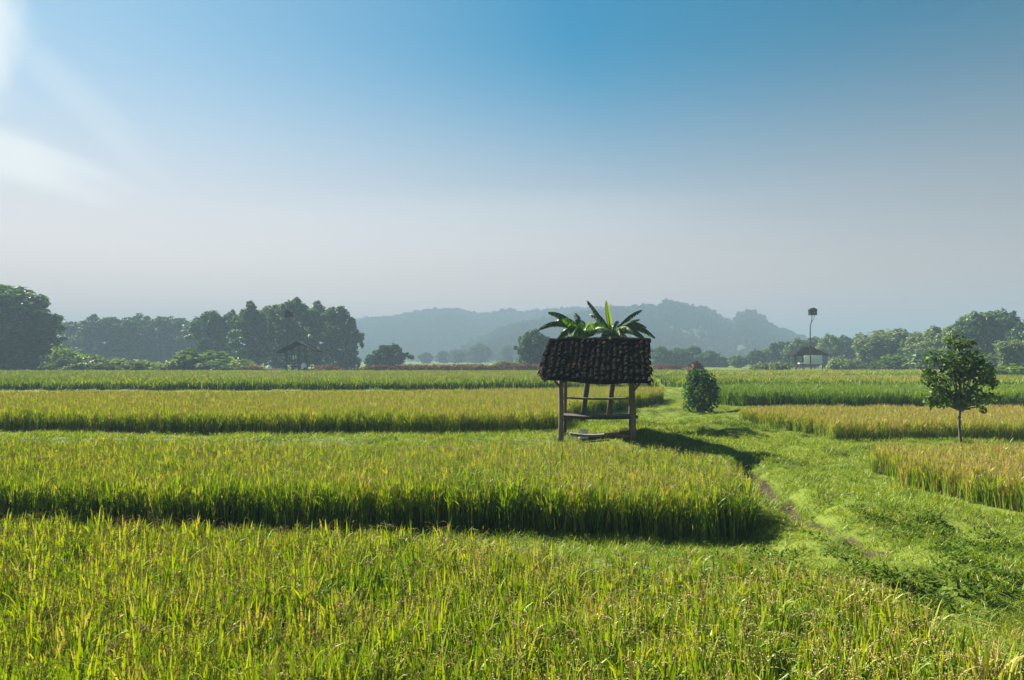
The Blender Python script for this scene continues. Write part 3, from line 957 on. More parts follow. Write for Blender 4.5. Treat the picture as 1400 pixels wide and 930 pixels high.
# ------------------------------------------------------------------ dark round bush in the middle distance
def big_leaf_plant(name, x, y, lobes, n_per, size, mat, shell, label, cat, trunk_pts=None, rad=None):
    z = gz(x, y)
    root = empty(name, (x, y, z))
    tag(root, label, cat)
    tr = MB()
    if trunk_pts:
        tr.tube(trunk_pts, rad, 9)
    b = Vector(trunk_pts[-3]) if trunk_pts else Vector((0, 0, -.1))
    for c, r in lobes:
        c = Vector(c)
        tr.tube([b, b.lerp(c, .55) + Vector((0, 0, .05)), c + Vector((0, 0, r[2] * .5))], [.022, .014, .005], 5, cap=False)
        for q in range(5):
            e = c + Vector((random.uniform(-1, 1) * r[0], random.uniform(-1, 1) * r[1], random.uniform(-.4, 1) * r[2]))
            tr.tube([c, e], [.006, .003], 4, cap=False)
    tr.build('trunk' if trunk_pts else 'stem', M['bark'], root, True)
    link(bpy.data.objects.new('crown' if trunk_pts else 'foliage', crown_mesh(name + '_leaves', lobes, n_per, size, mat, shell)), root)
    return root


bx, by = at(957, 492, 28.5).xy
lob = []
for i in range(26):
    t = i / 25
    a = i * 2.4
    w = .58 * (.75 + .45 * math.sin(math.pi * min(1, t * 1.1 + .05)) - .30 * t ** 4) * random.uniform(.6, 1.05)
    lob.append(((w * math.cos(a), w * math.sin(a), .22 + 1.32 * t), (.27, .27, .25)))
lob.append(((0.03, 0, 1.55), (.26, .26, .2)))
big_leaf_plant('round_bush', bx, by, lob, 620, .085, M['bush'], .4, 'dark green dense bush standing on the grass right of the hut', 'bush')

# ------------------------------------------------------------------ young tree on the right
tx, ty = at(1311, 492, 16.6).xy
lob = [((0.05, 0, 2.0), (.34, .34, .42)), ((-.5, 0, 1.22), (.24, .24, .16))]
spec = [(-.45, .1, 1.25, .26), (-.62, -.1, 1.5, .24), (-.35, .2, 1.65, .30), (-.1, -.2, 1.35, .30), (.25, .1, 1.25, .30), (.55, -.1, 1.4, .26), (.72, .1, 1.62, .22), (.4, -.2, 1.7, .32),
        (.05, .1, 1.75, .36), (-.55, .1, 1.95, .24), (-.25, -.1, 2.1, .30), (.15, .15, 2.15, .32), (.5, .05, 2.05, .26), (-.42, .1, 2.28, .28), (0, -.05, 2.45, .27), (.42, .05, 2.3, .27), (-.2, 0, 2.58, .18), (.22, 0, 2.56, .18), (-.72, 0, 1.75, .24), (.74, 0, 1.85, .22), (-.68, .05, 2.02, .18), (.66, 0, 2.1, .18),
        (-.84, .0, 1.30, .12), (-.6, .1, 1.18, .13), (.74, 0, 1.35, .14), (.55, .1, 1.16, .15), (-.3, -.1, 1.12, .15), (-.75, 0, 1.75, .1), (.15, -.35, 1.5, .22), (-.3, -.35, 1.8, .2), (.3, -.35, 1.95, .2)]
lob += [((a * random.uniform(.82, 1.14), b + random.uniform(-.12, .12), c + random.uniform(-.10, .10)), (r * q, r * q, r * .85 * q)) for a, b, c, r in spec for q in [random.choice([.72, .85, .95, 1.05])] if random.random() > .04]
big_leaf_plant('young_tree', tx, ty, lob, 900, .066, M['young_tree'], .15, 'small young tree with a thin pale trunk and leafy crown between the golden paddies', 'tree',
               [(0, 0, -.1), (.01, 0, .3), (-.012, .01, .7), (.0, 0, 1.05), (.02, 0, 1.5), (0, 0, 2.0)], [.04, .032, .029, .028, .022, .012])


# ------------------------------------------------------------------ banana plants behind the hut
def banana_leaf(mb, base, ctrl, tip, width, tint, torn=.25, segs=18, droop=.5):
    base, ctrl, tip = Vector(base), Vector(ctrl), Vector(tip)
    pts = [base * (1 - t) ** 2 + ctrl * 2 * t * (1 - t) + tip * t * t for t in [i / segs for i in range(segs + 1)]]
    mb.tube(pts, [.03 * (1 - .85 * i / segs) for i in range(segs + 1)], 5, tint=min(1, tint + .25), cap=False)
    up = Vector((0, 0, 1))
    for side in (-1, 1):
        for i in range(2, segs):
            t0, t1 = i / segs, (i + 1) / segs
            d = (pts[i + 1] - pts[i]).normalized()
            s = d.cross(up)
            if s.length < .2:
                s = d.cross(Vector((0, 1, 0)))
            s = s.normalized() * side
            nrm = s.cross(d).normalized()
            if nrm.z < 0:
                nrm = -nrm
            def wv(t): return width * .5 * math.sin(math.pi * min(1, max(0, (t - .06) / .97))) ** .55
            tear = random.random() < torn
            w0, w1 = wv(t0), wv(t1) * (random.uniform(.55, .85) if tear else 1)
            fall = droop * (1 + (random.uniform(.2, .8) if tear else 0))
            def pt(p, w, f): return p + s * w * math.cos(f) - nrm * w * math.sin(f)
            a, b = pts[i], pts[i + 1] - (pts[i + 1] - pts[i]) * (.12 if tear else 0)
            m0, m1 = pt(a, w0 * .5, fall * .5), pt(b, w1 * .5, fall * .5)
            e0, e1 = pt(a, w0, fall), pt(b, w1, fall)
            mb.poly([a, b, m1, m0, e1, e0], [(0, 1, 2, 3), (3, 2, 4, 5)], tint + random.uniform(-.05, .05))


def banana(px, py_crown, d, leaves, label, dry_leaves=()):
    c = at(px, py_crown, d)
    root = empty('banana_plant', (c.x, c.y, gz(c.x, c.y)))
    tag(root, label, 'banana plant', 'banana plants behind the hut')
    o = Vector(root.location)
    top = c - o
    st = MB()
    st.tube([(-.10, 0, -.1), (-.04, 0, top.z * .25), (.05, 0, top.z * .5), (-.02, 0, top.z * .8), tuple(top + Vector((0, 0, .1)))], [.10, .085, .09, .075, .05], 10)
    st.build('stem', M['banana_stem'], root, True)
    for (px1, py1, dd, lift, w, tint, torn, droop) in leaves:
        tip = at(px1, py1, d + dd) - o
        ctrl = top.lerp(tip, .5) + Vector((random.uniform(-.05, .05), 0, lift * 1.25))
        mb = MB()
        banana_leaf(mb, top, ctrl, tip, w * .80, tint, min(.85, torn + .22), segs=26, droop=droop * 1.15)
        mb.build('leaf', M['banana'], root)
    for (px1, py1, dd, lift, w) in dry_leaves:
        tip = at(px1, py1, d + dd) - o
        mb = MB()
        banana_leaf(mb, top, top.lerp(tip, .4) + Vector((0, 0, lift)), tip, w, .5, .5, droop=1.0)
        mb.build('dry_leaf', M['banana_dry'], root)
    return root


banana(801, 464, 22.6, [
    (735, 451, -.2, .62, .46, .10, .2, .9), (749, 427, .2, .40, .52, .22, .25, .8), (770, 436, -.7, .35, .6, .5, .1, .6),
    (787, 428, .5, .22, .36, .10, .1, .4), (808, 440, -.6, .12, .55, .75, .05, .4), (823, 445, .1, .2, .5, .62, .1, .45),
    (760, 466, -1.0, .6, .5, .30, .15, .9), (838, 455, -.8, .4, .5, .35, .2, .8), (820, 438, .7, .2, .45, .45, .1, .5), (780, 448, 1.0, .5, .5, .35, .1, .6),
    (766, 455, .4, .45, .44, .18, .3, 1.0), (758, 440, .9, .5, .42, .14, .3, 1.0), (812, 450, -1.0, .35, .5, .5, .2, .8), (795, 438, -.3, .25, .4, .3, .2, .8), (783, 460, -1.6, .5, .5, .4, .2, 1.0),
    (776, 470, -1.3, .55, .55, .4, .1, .8), (792, 472, -1.5, .5, .55, .5, .1, .7)],
       'shorter banana plant with broad light green leaves behind the left half of the hut roof', [(845, 476, .4, .25, .3)])
banana(836, 461, 23.3, [
    (803, 411, .0, .22, .36, .08, .55, 1.0), (829, 411, .1, .0, .24, .95, .0, .3), (878, 424, .2, .30, .34, .08, .6, 1.1),
    (875, 437, -.5, .25, .26, .10, .5, 1.0), (896, 462, .1, .62, .50, .16, .35, .9), (886, 468, -.7, .55, .46, .25, .3, .9),
    (860, 444, .9, .3, .42, .2, .3, .8), (822, 442, -.8, .3, .4, .35, .2, .8), (796, 450, .9, .5, .4, .25, .2, .9),
    (884, 448, .3, .5, .4, .12, .4, 1.1), (866, 456, -1.0, .45, .5, .22, .35, 1.0), (846, 440, .6, .3, .36, .2, .3, .9), (815, 428, .4, .2, .32, .14, .5, 1.0), (848, 458, -1.4, .4, .5, .3, .3, 1.0), (806, 430, .8, .35, .34, .12, .5, 1.1),
    (850, 474, -1.2, .5, .5, .3, .3, .9), (818, 474, -1.2, .5, .5, .35, .3, .9), (872, 452, .5, .45, .42, .2, .3, 1.0)],
       'taller banana plant with torn dark leaves and one upright new leaf behind the hut roof', [(813, 436, .2, .45, .3), (862, 466, -.6, .4, .34), (822, 470, -.5, .35, .34), (806, 446, -.3, .4, .3)])


# ------------------------------------------------------------------ the tiled hut
def build_hut():
    d0 = 17.0
    g = gz(HUT.x, HUT.y)
    root = empty('field_hut', (HUT.x, HUT.y, g))
    tag(root, 'open wooden field hut with a dark tiled roof beside the grass trail', 'hut')
    O = Vector((HUT.x, HUT.y, g))
    L = lambda v: Vector(v) - O

    def post(px0, py0, px1, py1, d, r, dz=.0):
        a, b = L(at(px0, py0, d)), L(at(px1, py1, d))
        a.z = -.15 + gz(a.x + O.x, d) - g
        m = MB()
        k = [a.lerp(b, t) + Vector((random.uniform(-.012, .012), random.uniform(-.012, .012), 0)) * (0 < t < 1) for t in (0, .25, .5, .75, 1)]
        m.tube(k, [r * 1.1, r * 1.0, r * .96, r * .95, r * .9], 9)
        return m.build('post', M['post'], root, True)
    post(767, 600, 766.5, 506, 17.0, .062)
    post(867, 598, 864, 508, 17.0, .064)
    post(772, 594, 774.5, 502, 18.7, .045)
    post(861, 592, 862, 502, 18.7, .045)
    # knee braces
    for a, b, d in (((755, 517), (768, 532), 16.95), ((878, 520), (866, 534), 16.95)):
        m = MB()
        m.tube([L(at(*a, d)), L(at(*b, d))], [.028, .035], 7)
        m.build('brace', M['post'], root, True)
    # seats and boards
    def board(x0, x1, py, d, depth, th, mat, name, ry=0.0):
        a, b = L(at(x0, py, d)), L(at(x1, py + ry, d))
        m = MB()
        n = 8
        pts, fs = [], []
        for i in range(n + 1):
            t = i / n
            c = a.lerp(b, t) + Vector((0, 0, -.03 * math.sin(math.pi * t)))
            for (yy, zz) in ((-depth / 2, -th / 2), (depth / 2, -th / 2), (depth / 2, th / 2), (-depth / 2, th / 2)):
                pts.append(c + Vector((0, yy + random.uniform(-.006, .006), zz)))
        for i in range(n):
            for k in range(4):
                fs.append((i * 4 + k, i * 4 + (k + 1) % 4, i * 4 + 4 + (k + 1) % 4, i * 4 + 4 + k))
        fs += [(3, 2, 1, 0), (n * 4, n * 4 + 1, n * 4 + 2, n * 4 + 3)]
        m.poly(pts, fs)
        return m.build(name, mat, root)
    board(768, 866, 543.5, 18.72, .22, .045, M['plank'], 'rail', 1.0)
    board(765, 869, 568, 18.05, .75, .07, M['dark_wood'], 'bench_seat', 1.0)
    board(764, 868, 573.5, 17.1, .08, .10, M['dark_wood'], 'bench_beam', 0.5) if False else None
    for px in (772, 862):
        a = L(at(px, 572, 18.05))
        m = MB()
        m.tube([(a.x, a.y, -.1), (a.x, a.y, a.z - .02)], .035, 8)
        m.build('bench_leg', M['dark_wood'], root, True)
    board(779, 826, 593, 17.15, .16, .05, M['plank'], 'floor_board', 1.5)
    # roof
    fr_l, fr_r = L(at(739, 517, 16.35)), L(at(893, 522, 16.35))
    rg_l, rg_r = L(at(751, 466, 17.75)), L(at(889, 467, 17.75))
    bk_l, bk_r = Vector((fr_l.x + .06, rg_l.y + (rg_l.y - fr_l.y), fr_l.z)), Vector((fr_r.x + .02, rg_r.y + (rg_r.y - fr_r.y), fr_r.z))
    for name, el, er in (('roof_slope', fr_l, fr_r), ('roof_slope', bk_l, bk_r)):
        m = MB()
        NU, NV = 19, 9
        nrm = (er - el).cross(rg_l - el).normalized()
        if nrm.z < 0: nrm = -nrm
        def P(u, v):
            p = el.lerp(er, u).lerp(rg_l.lerp(rg_r, u), v)
            sag = -.03 * math.sin(math.pi * u) * (1 - v) - .03 * math.sin(math.pi * v) + .025 * math.sin(u * 9.0 + v * 5)
            return p + nrm * sag
        # boarding under the tiles
        pts, fs = [], []
        for j in range(7):
            for i in range(13):
                p = P(i / 12 * .97 + .015, j / 6 * .985 + .01)
                pts += [p - nrm * .045, p - nrm * .075]
        for j in range(6):
            for i in range(12):
                a, b, c, d_ = [2 * (jj * 13 + ii) for jj, ii in ((j, i), (j, i + 1), (j + 1, i + 1), (j + 1, i))]
                fs += [(a, b, c, d_), (a + 1, d_ + 1, c + 1, b + 1)]
        m.poly(pts, fs, .3)
        for j in range(NV):
            for i in range(NU):
                off = random.uniform(-.4, .4)
                du, dv = 1 / NU, 1 / NV
                u0 = (i + off * .4) * du - (.012 if i == 0 else 0) * random.uniform(0, 2)
                u1 = u0 + du * 1.05
                v0 = j * dv - .03 + random.uniform(-.045, .035)
                v1 = min(1.0, v0 + dv * 1.28)
                if random.random() < .015:
                    continue
                lift0 = .05 + random.uniform(-.02, .045)
                tint = min(1, max(0, random.gauss(.42, .20))) if random.random() > .06 else random.uniform(.9, 1.5)
                K = 5
                q = []
                for vv, lf in ((v0, lift0), (v1, .012)):
                    for k in range(K):
                        t = k / (K - 1)
                        h = .045 * math.sin(math.pi * t * 1.35) if t < .74 else -.045 * math.sin(math.pi * (t - .74) / .52) * .6
                        q.append(P(u0 + (u1 - u0) * t, vv) + nrm * (lf + h))
                q += [p - nrm * .018 for p in q[:K]]
                fs = [(k, k + 1, K + k + 1, K + k) for k in range(K - 1)] + [(2 * K + k, 2 * K + k + 1, k + 1, k) for k in range(K - 1)]
                m.poly(q, fs, tint)
        m.build(name, M['roof'], root)
    # gable boards, ridge tiles and rafters
    m = MB()
    for k in range(11):
        t0, t1 = .015 + k / 11 * .965, .015 + (k + 1.15) / 11 * .965
        a, b = rg_l.lerp(rg_r, t0), rg_l.lerp(rg_r, t1)
        j = random.uniform(-.03, .035)
        ring = [(-.12, -.07), (-.08, .02), (0, .06), (.08, .02), (.12, -.07)]
        q = [a + Vector((-.04, y, z + .03 + j)) for y, z in ring] + [b + Vector((.02, y * .9, z * .9 + .025 + j)) for y, z in ring]
        m.poly(q, [(i, i + 1, 6 + i, 5 + i) for i in range(4)] + [(0, 1, 2, 3, 4)], random.uniform(.2, .7))
    m.build('ridge_cap', M['roof'], root)
    for u in (.03, .2, .36, .52, .68, .84, .97):
        for el, er in ((fr_l, fr_r), (bk_l, bk_r)):
            m = MB()
            e, r_ = el.lerp(er, u), rg_l.lerp(rg_r, u)
            dn = Vector((0, 0, -.13))
            m.tube([e + dn - (e - r_) * .06, r_ + dn], .03, 6)
            m.build('rafter', M['dark_wood'], root)
    for el, er, inn in ((fr_l, fr_r, .42), (bk_l, bk_r, .42)):
        m = MB()
        a, b = el.lerp(rg_l, inn) + Vector((0, 0, -.19)), er.lerp(rg_r, inn) + Vector((0, 0, -.19))
        m.tube([a, b], .05, 7)
        m.build('beam', M['dark_wood'], root)
    m = MB()
    m.tube([rg_l + Vector((.02, 0, -.17)), rg_r + Vector((-.02, 0, -.17))], .045, 7)
    m.build('ridge_beam', M['dark_wood'], root)
    return g


build_hut()

# white tub, bricks and loose board on the hut floor
p = at(797.5, 589, 17.5)
tub = empty('white_tub', (p.x, p.y, gz(p.x, p.y)), .25)
tag(tub, 'small dirty white square tub standing on the ground under the hut', 'tub')
m = MB()
for (c, s) in (((0, -.083, .1), (.18, .012, .2)), ((0, .083, .1), (.18, .012, .2)), ((-.084, 0, .1), (.012, .153, .2)), ((.084, 0, .1), (.012, .153, .2)), ((0, 0, .02), (.155, .153, .02))):
    m.box(c, s, bevel=.003)
m.build('body', M['white'], tub)
m = MB()
for (c, s) in (((0, -.093, .195), (.21, .008, .016)), ((0, .093, .195), (.21, .008, .016)), ((-.098, 0, .195), (.008, .178, .016)), ((.098, 0, .195), (.008, .178, .016))):
    m.box(c, s)
m.build('rim', M['white'], tub)
lbs = ['orange clay brick lying flat nearest the right hut post', 'orange clay brick tilted against its neighbours in the hut', 'orange clay brick farthest from the right hut post']
for i, (px, py, rz) in enumerate(((856, 594, .1), (846, 592, -.3), (836, 594, .15))):
    q = at(px, py, 17.25 + .1 * i)
    b = MB()
    b.box((0, 0, .03), (.24, .115, .06), bevel=.008)
    o = b.build('clay_brick', M['brick'])
    o.location = (q.x, q.y, gz(q.x, q.y) + .01)
    o.rotation_euler = (.0, .12 * (i == 1), rz)
    tag(o, lbs[i], 'brick', 'bricks on the hut floor')


# ------------------------------------------------------------------ far huts and nest boxes on poles
def far_shelter():
    d = 86
    c = at(408, 503, d)
    root = empty('field_shelter', (c.x, c.y, gz(c.x, c.y)))
    tag(root, 'open stilted field shelter with a thin gable roof in front of the tall tree clump', 'shelter')
    o = Vector(root.location)
    s = d / FPX
    ap = at(410.5, 467, d).z - o.z
    el = at(383, 481, d).z - o.z
    er = at(436, 479.5, d).z - o.z
    for sx, ez, w in ((-1, el, 27), (1, er, 26)):
        m = MB()
        a, b = Vector((.2, 0, ap)), Vector((sx * w * s + .2, 0, ez))
        nn = Vector((-(b - a).z * sx, 0, abs((b - a).x))).normalized()
        pts = []
        for y in (-1.5, 1.5):
            for p in (a, b):
                pts += [p + Vector((0, y, 0)), p + Vector((0, y, -.16))]
        m.poly(pts, [(0, 2, 6, 4), (1, 5, 7, 3), (0, 1, 3, 2), (4, 6, 7, 5), (2, 3, 7, 6), (0, 4, 5, 1)])
        m.build('roof_slope', M['dark_roof'], root)
    fl = 1.05
    for x in (-1.15, .35, 1.25):
        for y in (-1.1, 1.1):
            m = MB()
            h = ap - abs(x - .2) * .62 - .1
            m.tube([(x, y, -.2), (x + .02, y, h * .5), (x, y, h)], .055, 6)
            m.build('post', M['dark_wood'], root)
    m = MB()
    m.box((0.05, 0, fl), (2.7, 2.4, .1))
    m.build('platform', M['dark_wood'], root)
    for z in (1.5, 1.85):
        m = MB()
        m.tube([(-1.2, -1.16, z), (1.3, -1.16, z)], .03, 5)
        m.build('rail', M['post'], root)
    m = MB()
    m.tube([(-1.3, -1.1, ap - 1.05), (1.5, -1.1, ap - 1.05)], .04, 5)
    m.build('beam', M['dark_wood'], root)
    for k, (x, z, w, h) in enumerate(((-.25, 2.3, .16, .45), (.05, 2.35, .14, .4), (-.75, 1.2, .3, .4), (.1, .75, .4, .45))):
        cl = MB()
        n = 6
        pts = [(-w / 2 + w * i / n, .03 * math.sin(i * 2.1), z_) for z_ in (0, -h * .5, -h) for i in range(n + 1)]
        cl.poly(pts, [(j * 7 + i, j * 7 + i + 1, j * 7 + 8 + i, j * 7 + 7 + i) for j in range(2) for i in range(n)])
        ob = cl.build('hanging_cloth', M['white_cloth'], None)
        ob.location = (o.x + x, o.y - 1.25, o.z + z)
        tag(ob, ['pale cloth hanging highest on the left inside the open shelter', 'pale cloth hanging beside the highest one in the open shelter', 'pale cloth over the low left rail of the open shelter', 'pale rag hanging under the shelter platform'][k], 'cloth', 'cloths on the open shelter')
    for px, py, r, lb in ((368, 502, .28, 'white sack lying left of the open field shelter'), (415.5, 499.5, .30, 'white sack leaning on the right post of the open shelter')):
        q = at(px, py, d - 2)
        m = MB()
        for i, (rr, zz) in enumerate(((.9, 0), (1.1, .3), (1.0, .7), (.8, 1.0), (.35, 1.2), (.5, 1.4))):
            m.poly([(r * rr * (1 + .08 * math.sin(a * 3 + i)) * math.cos(a * .628), r * rr * math.sin(a * .628), r * zz * 1.4) for a in range(10)], [], .5)
        for i in range(5):
            for a in range(10):
                m.f.append((i * 10 + a, i * 10 + (a + 1) % 10, i * 10 + 10 + (a + 1) % 10, i * 10 + 10 + a))
        m.f.append(tuple(range(50, 60)))
        ob = m.build('sack', M['white_cloth'], None, True)
        ob.location = (q.x, q.y, gz(q.x, q.y) + .3)
        ob.location.z = q.z - r
        tag(ob, lb, 'sack', 'white sacks by the open shelter')


far_shelter()


def white_hut():
    d = 88
    c = at(1101.5, 503, d)
    root = empty('white_walled_hut', (c.x, c.y, gz(c.x, c.y)))
    tag(root, 'small white-walled hut with a dark hipped roof at the foot of the tall pole', 'hut')
    o = Vector(root.location)
    s = d / FPX
    ez, rz = at(1107, 485, d).z - o.z, at(1107, 474.5, d).z - o.z
    m = MB()
    xl, xr = -21.5 * s, 25 * s
    pts = [(xl, -1.25, ez - .08), (xr, -1.25, ez), (xr, 1.8, ez), (xl, 1.8, ez - .08), (-.3, 0, rz), (.75, 0, rz + .05)]
    pts += [(x, y, z - .12) for x, y, z in pts[:4]]
    m.poly(pts, [(0, 1, 5, 4), (1, 2, 5), (2, 3, 4, 5), (3, 0, 4), (0, 6, 7, 1), (1, 7, 8, 2), (2, 8, 9, 3), (3, 9, 6, 0), (6, 9, 8, 7)])
    m.build('roof', M['dark_roof'], root)
    wz = at(1107, 497.5, d).z - o.z
    for a, b, mt in (((-.80, -1.55), (.12, -1.74), 'white_cloth'), ((.13, -1.76), (1.42, -1.40), 'white_cloth_shade')):
        a, b = Vector((*a, 0)), Vector((*b, 0))
        m = MB()
        q = (b - a).normalized()
        rot = Vector((1, 0, 0)).rotation_difference(q).to_matrix()
        m.box((a + b) / 2 + Vector((0, 0, (ez + wz) / 2 - .06)), ((b - a).length, .05, ez - wz - .02), rot)
        m.build('wall_panel', M[mt], root)
    m = MB()
    m.box((.35, .0, wz - .05), (2.6, 2.2, .12))
    m.build('platform', M['dark_wood'], root)
    for x in (-1.55, -.82, 1.55):
        for y in (-1.15, 1.15):
            m = MB()
            m.tube([(x, y, -.2), (x, y, ez + .05)], .06, 6)
            m.build('post', M['dark_wood'], root)
    q = at(1096, 499.5, d - 2.5)
    seat = empty('white_stool', (q.x, q.y, gz(q.x, q.y)))
    tag(seat, 'white stool standing at the left front of the white-walled hut', 'stool')
    zt = at(1096, 497, d - 2.5).z - seat.location.z
    m = MB(); m.box((0, 0, zt), (.72, .5, .14), bevel=.02); m.build('seat', M['white'], seat)
    for x in (-.28, .28):
        for y in (-.18, .18):
            m = MB(); m.tube([(x, y, -.05), (x * .9, y * .9, zt - .06)], .035, 6); m.build('leg', M['dark_wood'], seat)


white_hut()


def nest_pole(px, top, d, label, curve=1.0):
    c = at(px, 503, d)
    root = empty('nest_box_pole', (c.x, c.y, gz(c.x, c.y)))
    tag(root, label, 'nest box', 'nest boxes on tall poles')
    o = Vector(root.location)
    s = d / FPX
    zb = at(px, top + 10, d).z - o.z
    m = MB()
    zt = zb + .02
    m.tube([(-.12 * curve, 0, -.3), (-.22 * curve, 0, zt * .5), (-.18 * curve, 0, zt * .8), (.02, 0, zt * .93), (.05, 0, zt)], [.085, .07, .06, .05, .045], 8)
    m.build('pole', M['dark_wood'], root, True)
    m = MB()
    m.tube([(-.02, 0, zt * .885), (.27, .0, zt * .945), (.33, 0, zt + .02)], [.03, .03, .03], 6)
    m.build('brace', M['dark_wood'], root, True)
    m = MB()
    w, dp, h = 9 * s, .7, 7 * s
    m.box((.12, 0, zb + h / 2), (w, dp, h), bevel=.02)
    bx_ = m.build('box', M['dark_roof'], root)
    m = MB()
    a = w / 2 + .07
    pts = [(.12 + x, y, z) for y in (-dp / 2 - .08, dp / 2 + .08) for x, z in ((-a, zb + h + .004), (0, zb + h + .28), (a, zb + h + .004), (0, zb + h + .2))]
    pts = [(.12 + x, y, zb + h + z) for y in (-dp / 2 - .08, dp / 2 + .08) for x, z in ((-a, .004), (0, .27), (a, .004))]
    m.poly(pts, [(0, 1, 2), (5, 4, 3), (0, 3, 4, 1), (1, 4, 5, 2), (0, 2, 5, 3)])
    m.build('roof', M['dark_roof'], bx_)
    m = MB()
    m.box((.12, -dp / 2 - .012, zb + h * .45), (.2, .02, .22), bevel=.005)
    m.build('entrance', M['soil'], bx_)


nest_pole(1110.5, 421, 86, 'dark nest box on a tall crooked pole beside the white-walled hut')
nest_pole(393, 424, 90, 'dark nest box on a pole against the tall tree clump above the open shelter', .4)


# ------------------------------------------------------------------ haze
HZ_TOP = 58.0
bpy_box = MB()
bpy_box.box((0, 590, (HZ_TOP - 2.0) / 2), (3000, 1800, HZ_TOP + 2.0))
hz = bpy_box.build('haze', None)
m, nt, out = nodes_of('haze')
pv = N(nt, 'ShaderNodeVolumePrincipled')
pv.inputs['Color'].default_value = (.20, .285, .38, 1)
pv.inputs['Density'].default_value = .0020
pv.inputs['Anisotropy'].default_value = .0
nt.links.new(pv.outputs[0], out.inputs['Volume'])
hz.data.materials.append(m)
tag(hz, 'thin blue morning haze over the fields', 'haze', kind='stuff')

# ------------------------------------------------------------------ sky, sun, camera
w = bpy.data.worlds.new('World')
scene.world = w
w.use_nodes = True
nt = w.node_tree
bg = nt.nodes['Background']
sky = nt.nodes.new('ShaderNodeTexSky')
sky.sky_type = 'NISHITA'
sky.sun_disc = False
sky.sun_elevation = SUN_EL
sky.sun_rotation = SUN_AZ
sky.altitude = 50
sky.air_density = 1.5
sky.dust_density = 0.3
sky.ozone_density = 4.0
SKY = 0.05
bg.inputs['Strength'].default_value = SKY
# thin cloud streaks, placed by world direction
tc = nt.nodes.new('ShaderNodeTexCoord')


def dirvec(px, py):
    return Vector(ray(px, py)).normalized()


def cloud(px, py, ext_h, ext_v, tilt, amount, seed):
    """soft streak: an elongated patch round one world direction, broken by noise"""
    f = dirvec(px, py)
    r = f.cross(Vector((0, 0, 1))).normalized()
    u = r.cross(f)
    r2, u2 = r * math.cos(tilt) + u * math.sin(tilt), u * math.cos(tilt) - r * math.sin(tilt)
    def dot(v):
        n = nt.nodes.new('ShaderNodeVectorMath'); n.operation = 'DOT_PRODUCT'
        nt.links.new(tc.outputs['Generated'], n.inputs[0]); n.inputs[1].default_value = v
        return n.outputs['Value']
    a = math_node(nt, 'DIVIDE', dot(r2), ext_h)
    b = math_node(nt, 'DIVIDE', dot(u2), ext_v)
    cb = nt.nodes.new('ShaderNodeCombineXYZ')
    nt.links.new(a, cb.inputs[0]); nt.links.new(b, cb.inputs[1]); cb.inputs[2].default_value = seed
    nz = N(nt, 'ShaderNodeTexNoise', in_Scale=1.3, in_Detail=5.0, in_Roughness=.5)
    nt.links.new(cb.outputs[0], nz.inputs['Vector'])
    rr = math_node(nt, 'SQRT', math_node(nt, 'ADD', math_node(nt, 'MULTIPLY', a, a), math_node(nt, 'MULTIPLY', b, b)))
    rr = math_node(nt, 'MULTIPLY_ADD', math_node(nt, 'SUBTRACT', nz.outputs['Fac'], .5), 1.1, rr)
    mr = N(nt, 'ShaderNodeMapRange', interpolation_type='SMOOTHERSTEP', in_1=1.0, in_2=.0, in_3=0.0, in_4=amount)
    nt.links.new(rr, mr.inputs[0])
    front = math_node(nt, 'GREATER_THAN', dot(f), .3)
    return math_node(nt, 'MULTIPLY', mr.outputs[0], front)


tot = None
for c in ((10, 212, .17, .040, R(-14), .62, 1.0), (-30, 60, .06, .13, R(-10), .6, 4.0), (90, 120, .20, .03, R(-40), .16, 8.0), (430, 330, .9, .10, R(5), .14, 12.0)):
    v = cloud(*c)
    tot = v if tot is None else math_node(nt, 'MAXIMUM', tot, v)
mx = N(nt, 'ShaderNodeMix', data_type='RGBA')
nt.links.new(tot, mx.inputs[0])
hsv = N(nt, 'ShaderNodeHueSaturation', in_Hue=.482, in_Saturation=1.7, in_Value=.43)
nt.links.new(sky.outputs[0], hsv.inputs['Color'])
sd0 = N(nt, 'ShaderNodeVectorMath', operation='DOT_PRODUCT')
nt.links.new(tc.outputs['Generated'], sd0.inputs[0])
sd0.inputs[1].default_value = (math.sin(SUN_AZ) * .9, math.cos(SUN_AZ) * .9, .4)
for key, lo, hi in (('Saturation', 2.7, 1.12), ('Value', .27, .46)):
    mr0 = N(nt, 'ShaderNodeMapRange', interpolation_type='SMOOTHSTEP', in_1=.0, in_2=1.05, in_3=lo, in_4=hi)
    nt.links.new(sd0.outputs['Value'], mr0.inputs[0])
    nt.links.new(mr0.outputs[0], hsv.inputs[key])
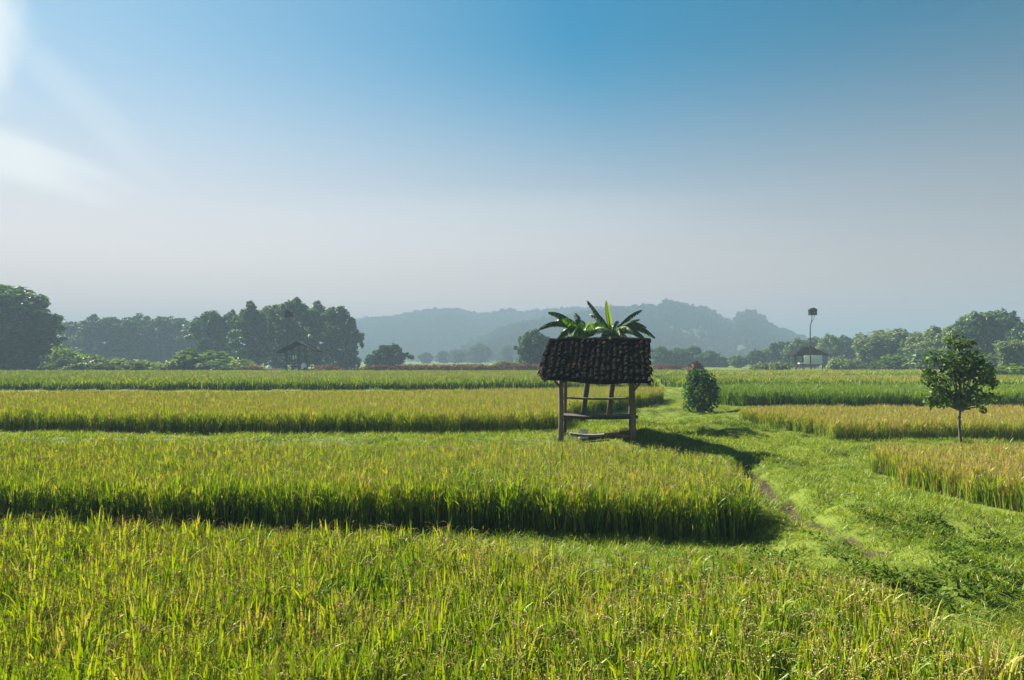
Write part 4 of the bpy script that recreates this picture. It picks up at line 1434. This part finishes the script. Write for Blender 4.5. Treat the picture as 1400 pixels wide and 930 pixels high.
# a pale layer of dust along the horizon, brighter towards the sun
geo_d = N(nt, 'ShaderNodeSeparateXYZ')
nt.links.new(tc.outputs['Generated'], geo_d.inputs[0])
lay = N(nt, 'ShaderNodeMapRange', interpolation_type='SMOOTHSTEP', in_1=.0, in_2=.42, in_3=.95, in_4=.0)
nt.links.new(geo_d.outputs[2], lay.inputs[0])
sdot = N(nt, 'ShaderNodeVectorMath', operation='DOT_PRODUCT')
nt.links.new(tc.outputs['Generated'], sdot.inputs[0])
sdot.inputs[1].default_value = (math.sin(SUN_AZ), math.cos(SUN_AZ), 0)
pal = N(nt, 'ShaderNodeMapRange', in_1=-.1, in_2=.95, in_3=1.75, in_4=4.2)
nt.links.new(sdot.outputs['Value'], pal.inputs[0])
pc = N(nt, 'ShaderNodeVectorMath', operation='SCALE')
pc.inputs[0].default_value = (1.27, 1.0, .97)
nt.links.new(pal.outputs[0], pc.inputs['Scale'])
mh = N(nt, 'ShaderNodeMix', data_type='RGBA')
nt.links.new(lay.outputs[0], mh.inputs[0])
nt.links.new(hsv.outputs[0], mh.inputs[6])
nt.links.new(pc.outputs[0], mh.inputs[7])
nt.links.new(mh.outputs[2], mx.inputs[6])
mx.inputs[7].default_value = (5.0, 5.1, 5.0, 1)
nt.links.new(mx.outputs[2], bg.inputs['Color'])

sd = bpy.data.lights.new('sun', 'SUN')
sd.energy = 5.0
sd.angle = R(.5)
sd.color = (1.0, .91, .77)
so = link(bpy.data.objects.new('sun', sd))
S = Vector((math.sin(SUN_AZ) * math.cos(SUN_EL), math.cos(SUN_AZ) * math.cos(SUN_EL), math.sin(SUN_EL)))
so.rotation_euler = S.to_track_quat('Z', 'Y').to_euler()
so.location = S * 100

cd = bpy.data.cameras.new('camera')
cd.sensor_width = 36
cd.lens = 36 * FPX / 1400
cd.clip_start, cd.clip_end = .05, 6000
co = link(bpy.data.objects.new('camera', cd))
co.location = (0, 0, CAMH)
co.rotation_euler = (R(90) + PITCH, 0, 0)
scene.camera = co

vs = scene.view_settings
vs.view_transform = 'Standard'
vs.look = 'None'
vs.gamma = 1
vs.exposure = 2.25
vs.use_curve_mapping = False
cy = scene.cycles
cy.max_bounces = 8
cy.diffuse_bounces = 3
cy.transmission_bounces = 4
cy.glossy_bounces = 2
cy.volume_bounces = 1
cy.use_denoising = True
cy.sample_clamp_indirect = 6
print('SCATTER', cnt)
